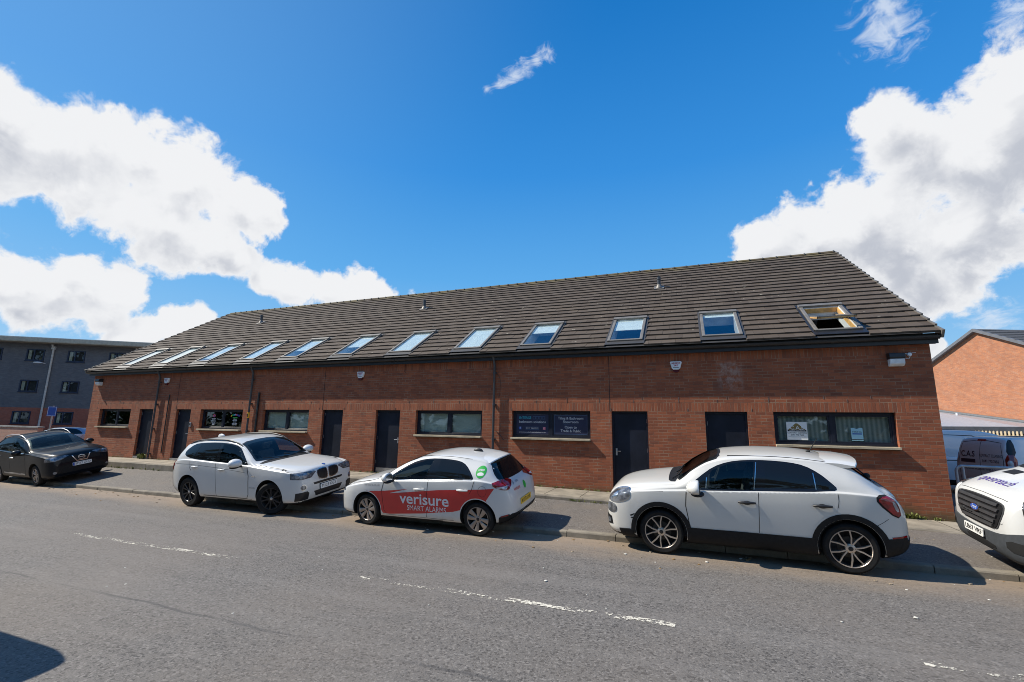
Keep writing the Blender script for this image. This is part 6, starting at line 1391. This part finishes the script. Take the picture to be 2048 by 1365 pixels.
for k in range(1, 4):
    t = k/4; mb.tube([tuple(ra[0][i]*(1-t)+ra[3][i]*t+(.03 if i == 2 else 0) for i in range(3)), tuple(ra[1][i]*(1-t)+ra[2][i]*t+(.03 if i == 2 else 0) for i in range(3))], .025, 6)
mb.build('roof_batten', ZINC, sh)
mb = MB(); mb.tube([(-1.35, -.8, 2.5), (-1.35, -.8, 2.95)], .07, 10); mb.build('roof_stub', WHITEP, sh, 40)
mb = MB(); mb.tube([(-5.5, -.1, 3.47), (6.5, -.1, 1.67)], .10, 10); mb.build('flashing', simple('grey_flash', (.12, .125, .13), .5), sh, 40)
mb = MB(); n = 300
for i in range(n):                                         # corrugated edge
    x = -5.5+12*i/n; y = -3.24-.05*math.cos(i*math.pi)
for i in range(n): pass
vs = [(-5.5+12*i/n, -3.24-(.05 if i % 2 else 0), z) for i in range(n+1) for z in (1.66, 2.03)]
mb.add(vs, [(2*i, 2*i+2, 2*i+3, 2*i+1) for i in range(n)]); mb.build('corrugated_edge', simple('dark_corrugated', (.10, .11, .13), .5, .3), sh)
mb = MB(); mb.box(-5.4, 6.4, -3.1, 0, -1.2, 1.6); mb.build('wall', CONC, sh)
fe = thing('picket_fence', 'pale timber picket fence above the vans at the right edge', 'fence'); fe.matrix_world = gh.matrix_world.copy()
PALE = simple('pale_timber', (.50, .40, .26), .7)
for i in range(26):
    mb = MB(); mb.prism([(-.05, .3), (.05, .3), (.05, 1.74), (0, 1.8), (-.05, 1.74)], lambda a, b, t, i=i: Vector((.55+.2*i+a, -3.9+.03*t, b))); mb.build('picket', PALE, fe)
mb = MB(); mb.box(.3, 5.8, -3.86, -3.82, 1.45, 1.55); mb.build('rail', PALE, fe)
rl = thing('guard_rail', 'grey tubular guard rail at the building corner in front of the vans', 'railing', (5.22, .6, -.05))
RG = simple('galvanised_rail', (.42, .45, .48), .4, .3)
mb = MB(); mb.tube([(0, 0, 0), (0, 0, .93), (.03, 0, 1.0), (.1, 0, 1.03), (1.6, .0, 1.02), (1.67, 0, .99), (1.7, 0, .92), (1.7, 0, 0)], .028, 10); mb.build('hoop', RG, rl, 40)
mb = MB(); mb.tube([(.12, 0, 0), (.12, 0, 1.02)], .022, 10); mb.build('upright', RG, rl, 40)
mb = MB(); mb.tube([(.02, 0, .5), (1.69, 0, .5)], .02, 10); mb.build('mid_rail', RG, rl, 40)

# vans in the yard
S_V = dict(L=4.9, half=.95, R=.33, arch=.40, archup=.02, axles=(.93, 4.0), tuck=.03,
  zt=[(0, .7), (.05, .92), (.2, 1.05), (.7, 1.16), (.85, 1.2), (1.4, 1.68), (1.75, 1.86), (2.1, 1.93), (2.6, 1.95), (4.6, 1.93), (4.82, 1.88), (4.88, 1.6), (4.9, 1.2)],
  zb=[(0, .6), (.1, .85), (.7, 1.0), (1.4, 1.08), (4.7, 1.08), (4.9, .95)],
  w=[(0, .6), (.05, .74), (.2, .87), (.6, .93), (1.3, .95), (4.7, .95), (4.86, .92), (4.9, .86)], wt=[(0, .5), (.3, .72), (.85, .80), (1.4, .76), (2.0, .75), (4.7, .77), (4.9, .74)],
  drop=[(0, .03), (.8, .06), (2, .07), (4.7, .07), (4.9, .04)], zf=[(0, .36), (.15, .24), (4.5, .24), (4.9, .34)])
c = Car('long_van', 'long pale van parked side-on in the shaded yard behind the lettered van', S_V, PVAN, 'van')
for q in 'LR':
    c.strip('panel_seam', GAP, smooth([(2.2, 1.1), (2.2, 1.7), (2.4, 1.78), (4.5, 1.76), (4.62, 1.6), (4.62, 1.1), (4.5, 1.0), (2.4, 1.0)], 1), q, .02); c.patch('side_window', CGLASS, [(1.3, 1.12), (1.5, 1.5), (1.8, 1.68), (2.1, 1.7), (2.1, 1.12)], q, .004, .004)
    c.patch('sill_trim', TRIM, [(1.4, .26), (1.4, .42), (3.55, .42), (3.55, .26)], q, .01, .012)
c.wheels('plain', 0, SILVER, .2, .2); c.root.matrix_world = Matrix.Translation((10.3, 7.2, -.17)) @ Matrix.Rotation(R_(183), 4, 'Z')
S_C = dict(S_V, L=4.3, half=.88, axles=(.9, 3.6), zt=[(0, .7), (.05, .9), (.2, 1.0), (.8, 1.12), (.95, 1.15), (1.5, 1.6), (1.85, 1.75), (2.3, 1.80), (3.9, 1.79), (4.1, 1.75), (4.2, 1.62), (4.27, 1.3), (4.3, .9)],
  zb=[(0, .6), (.1, .8), (.7, .95), (1.4, 1.02), (4.1, 1.04), (4.3, .85)], w=[(0, .55), (.05, .69), (.2, .81), (.6, .86), (1.3, .88), (4.0, .875), (4.2, .85), (4.27, .81), (4.3, .76)], wt=[(0, .5), (.3, .66), (.9, .74), (1.5, .70), (2.0, .68), (4.0, .66), (4.2, .64), (4.3, .62)],
  zf=[(0, .36), (.15, .24), (3.9, .24), (4.3, .36)])
PMAUVE = PVAN
c = Car('small_van', 'small van showing its lettered rear doors and tall tail light', S_C, PMAUVE, 'van')
for q in 'LR':
    sg_ = -1 if q == 'L' else 1
    c.patch('tail_light', TAILL, smooth([(-.10*sg_, .22), (.10*sg_, .24), (.09*sg_, -.22), (-.09*sg_, -.20)], 1), ('D', (4.2, sg_*.76, 1.12), 180+sg_*52, 3), .010, .012, cell=.06); c.patch('light_insert', TAILC, smooth([(-.07*sg_, .10), (.03*sg_, .10), (.03*sg_, -.08), (-.06*sg_, -.08)], 1), ('D', (4.2, sg_*.76, 1.12), 180+sg_*52, 3), .013, 0, cell=.06)
    c.patch('pillar_trim', GUT, smooth([(-.07*sg_, .0), (.10*sg_, .0), (.05*sg_, .38), (-.04*sg_, .40)], 1), ('D', (4.2, sg_*.76, 1.32), 180+sg_*45, 3), .006, .008, cell=.06)
    c.strip('panel_seam', GAP, smooth([(2.2, 1.05), (2.25, 1.5), (3.7, 1.5), (3.9, 1.3), (3.85, 1.05)], 1), q, .02)
c.strip('door_seam', GAP, [(.0, .55), (.0, 1.66)], 'B', .012); c.strip('door_seam', GAP, [(-.62, .55), (-.64, 1.2), (-.55, 1.62), (0, 1.69), (.55, 1.62), (.64, 1.2), (.62, .55)], 'B', .012)
c.patch('brake_light', TAILL, [(-.12, 1.66), (.12, 1.66), (.12, 1.70), (-.12, 1.70)], 'B', .006, .008)
INKM = simple('mauve_ink', (.05, .03, .05), .5)
c.text('lettering', INKM, 'C.A.S', (-.36, 1.32), .20, 'B', .005, width=.42, bold=.02); c.text('lettering', INKM, 'CONTRACT CLEANING', (.30, 1.30), .10, 'B', .005, width=.62, bold=.015); c.text('lettering', INKM, '0141 772 7655', (.30, 1.17), .09, 'B', .005, width=.46, bold=.015); c.text('lettering', INKM, 'cascontractcleaning.co.uk', (.0, .97), .09, 'B', .005, width=1.1)
c.patch('lettering', INKM, [(-.58, 1.11), (-.14, 1.11), (-.14, 1.2), (-.58, 1.2)], 'B', .004, 0)
c.patch('rear_bumper', TRIM, [(-.78, .38), (.78, .38), (.78, .52), (-.78, .52)], 'B', .02, .022)
c.wheels('plain', 0, SILVER, .2, .2)
M_ = Matrix.Rotation(R_(194), 4, 'Z'); M_.translation = Vector((6.62, 2.9, -.17))-(M_ @ Vector((4.3, 0, 0))); c.root.matrix_world = M_

# planting and small stuff
def leaf_mat(name, a, b):
    g = G(name); n = g.noise(g.co(), 1.7, 4); r = g.n('ShaderNodeObjectInfo').outputs['Random']
    g.p(Base_Color=g.mix(g.ramp(n, .3, .7), a, b), Roughness=.6); return g.m
WEED = leaf_mat('weed_green', (.10, .14, .03), (.22, .22, .05)); LEAF = leaf_mat('tree_leaf', (.035, .065, .015), (.08, .12, .03))
random.seed(21); mb = MB()
def tuft(x, y, z, s, n):
    for i in range(n):
        a = random.uniform(0, 2*math.pi); l = s*random.uniform(.5, 1.1); b = random.uniform(.2, .9); w = s*random.uniform(.05, .13)
        d = Vector((math.cos(a), math.sin(a), 0)); e = Vector((-d.y, d.x, 0)); o = Vector((x+random.gauss(0, s*.25), y+random.gauss(0, s*.12), z))
        p1 = o+d*l*b*.4+Vector((0, 0, l*.6)); p2 = o+d*l*b+Vector((0, 0, l*(.9-b*.35)))
        mb.add([o-e*w*.4, o+e*w*.4, p1+e*w, p1-e*w, p2], [(0, 1, 2, 3), (3, 2, 4)])
for _ in range(40): x = random.uniform(2.2, 4.6); tuft(x, -.03, zslab(x)+.01, random.uniform(.04, .12), 7)
for _ in range(9): x = random.uniform(3.7, 4.2); tuft(x, -.06, zslab(x)+.01, random.uniform(.10, .2), 10)
for _ in range(40): x = random.uniform(-10.8, -8.9); tuft(x, -.03, zslab(x)+.01, random.uniform(.03, .08), 6)
for _ in range(50): x = random.uniform(-5.2, -2.2); tuft(x, -.03, zslab(x)+.01, random.uniform(.03, .08), 6)
for _ in range(30): x = random.uniform(-24, -19); tuft(x, -.03, zslab(x)+.01, random.uniform(.03, .08), 6)
for _ in range(70): x = random.choice((random.uniform(-21, -15), random.uniform(-2.9, -1.2), random.uniform(-24, -20))); tuft(x, YS-.09, zfoot(x)+.0, random.uniform(.03, .11), 7)
for _ in range(4): tuft(-21.3+random.uniform(-.1, .1), -.03, .08, .3, 10)
tag(mb.build('weeds', WEED), kind='stuff')
mb = MB()
def pebble(x, y, z, s, m):
    vs = [Vector((x+s*random.uniform(.6, 1)*math.cos(a), y+s*random.uniform(.6, 1)*math.sin(a), z)) for a in [k*1.0472 for k in range(6)]]; vs += [v+Vector((0, 0, s*random.uniform(.15, .4))) for v in vs]; vs.append(Vector((x, y, z+s*.45)))
    mb.add(vs, [(k, (k+1) % 6, (k+1) % 6+6, k+6) for k in range(6)]+[(k+6, (k+1) % 6+6, 12) for k in range(6)], m)
for _ in range(260):
    x = random.uniform(-20, 4); y = ykerb(x)-abs(random.gauss(0, .5))-.02; pebble(x, y, zroad(x), random.choice((.008, .012, .018, .03)), random.choice((0, 0, 0, 0, 0, 1, 2, 2)))
for _ in range(26):
    x = random.uniform(-8, 3); y = random.uniform(-11, -5); pebble(x, y, zroad(x)+.01, random.choice((.012, .016, .028)), 1)
for _ in range(90):
    x = random.uniform(-14, 6); y = random.uniform(-3.2, -1.5); t = (y-ykerb(x)-.1)/(YS-ykerb(x)-.1); pebble(x, y, (zroad(x)+.1)*(1-t)+zfoot(x)*t+.002, random.choice((.006, .01, .016)), random.choice((0, 1)))
tag(mb.build('road_grit', [simple('tan_grit', (.30, .24, .17), .9), simple('pale_grit', (.6, .58, .52), .8), simple('brown_leaf', (.25, .15, .06), .8)]), kind='stuff')
# the wood across the street that darkens every reflection
random.seed(5); mb = MB()
for i in range(24):
    tx = -112+5.4*i+random.uniform(-1.2, 1.2); ty = random.uniform(-29, -24); h = random.uniform(13, 18) if tx < -14 else random.uniform(9, 11.5); mb.tube([(tx, ty, -1.2), (tx+.2, ty, h*.4), (tx, ty+.2, h*.8)], .2, 8, 1, radii=[.28, .2, .06])
    for k in range(34):
        z = random.uniform(.12, 1)*h; rr = (3.3 if h < 12 else 4.2)*math.sin(math.pi*min(.98, max(.12, z/h)))**.7; a = random.uniform(0, 6.28); r = rr*math.sqrt(random.random()); cc = Vector((tx+r*math.cos(a), ty+r*math.sin(a), z))
        for _ in range(40):
            q = cc+Vector((random.gauss(0, .55), random.gauss(0, .55), random.gauss(0, .42))); u = Vector((random.gauss(0, 1), random.gauss(0, 1), random.gauss(0, 1))).normalized(); v = u.orthogonal().normalized(); s = random.uniform(.25, .5)
            mb.add([q-u*s, q-v*s*.6, q+u*s, q+v*s*.6], [(0, 1, 2, 3)], 0)
    for k in range(120):
        q = Vector((tx+random.uniform(-2.6, 2.6), ty+2+random.uniform(-1, 1), random.uniform(-.4, 2.2))); u = Vector((random.gauss(0, 1), random.gauss(0, 1), random.gauss(0, 1))).normalized(); v = u.orthogonal().normalized(); s = random.uniform(.2, .4)
        mb.add([q-u*s, q-v*s*.6, q+u*s, q+v*s*.6], [(0, 1, 2, 3)], 0)
tag(mb.build('wood', [LEAF, simple('bark', (.10, .075, .05), .9)], fix=False), kind='stuff')
#@@END_BACK
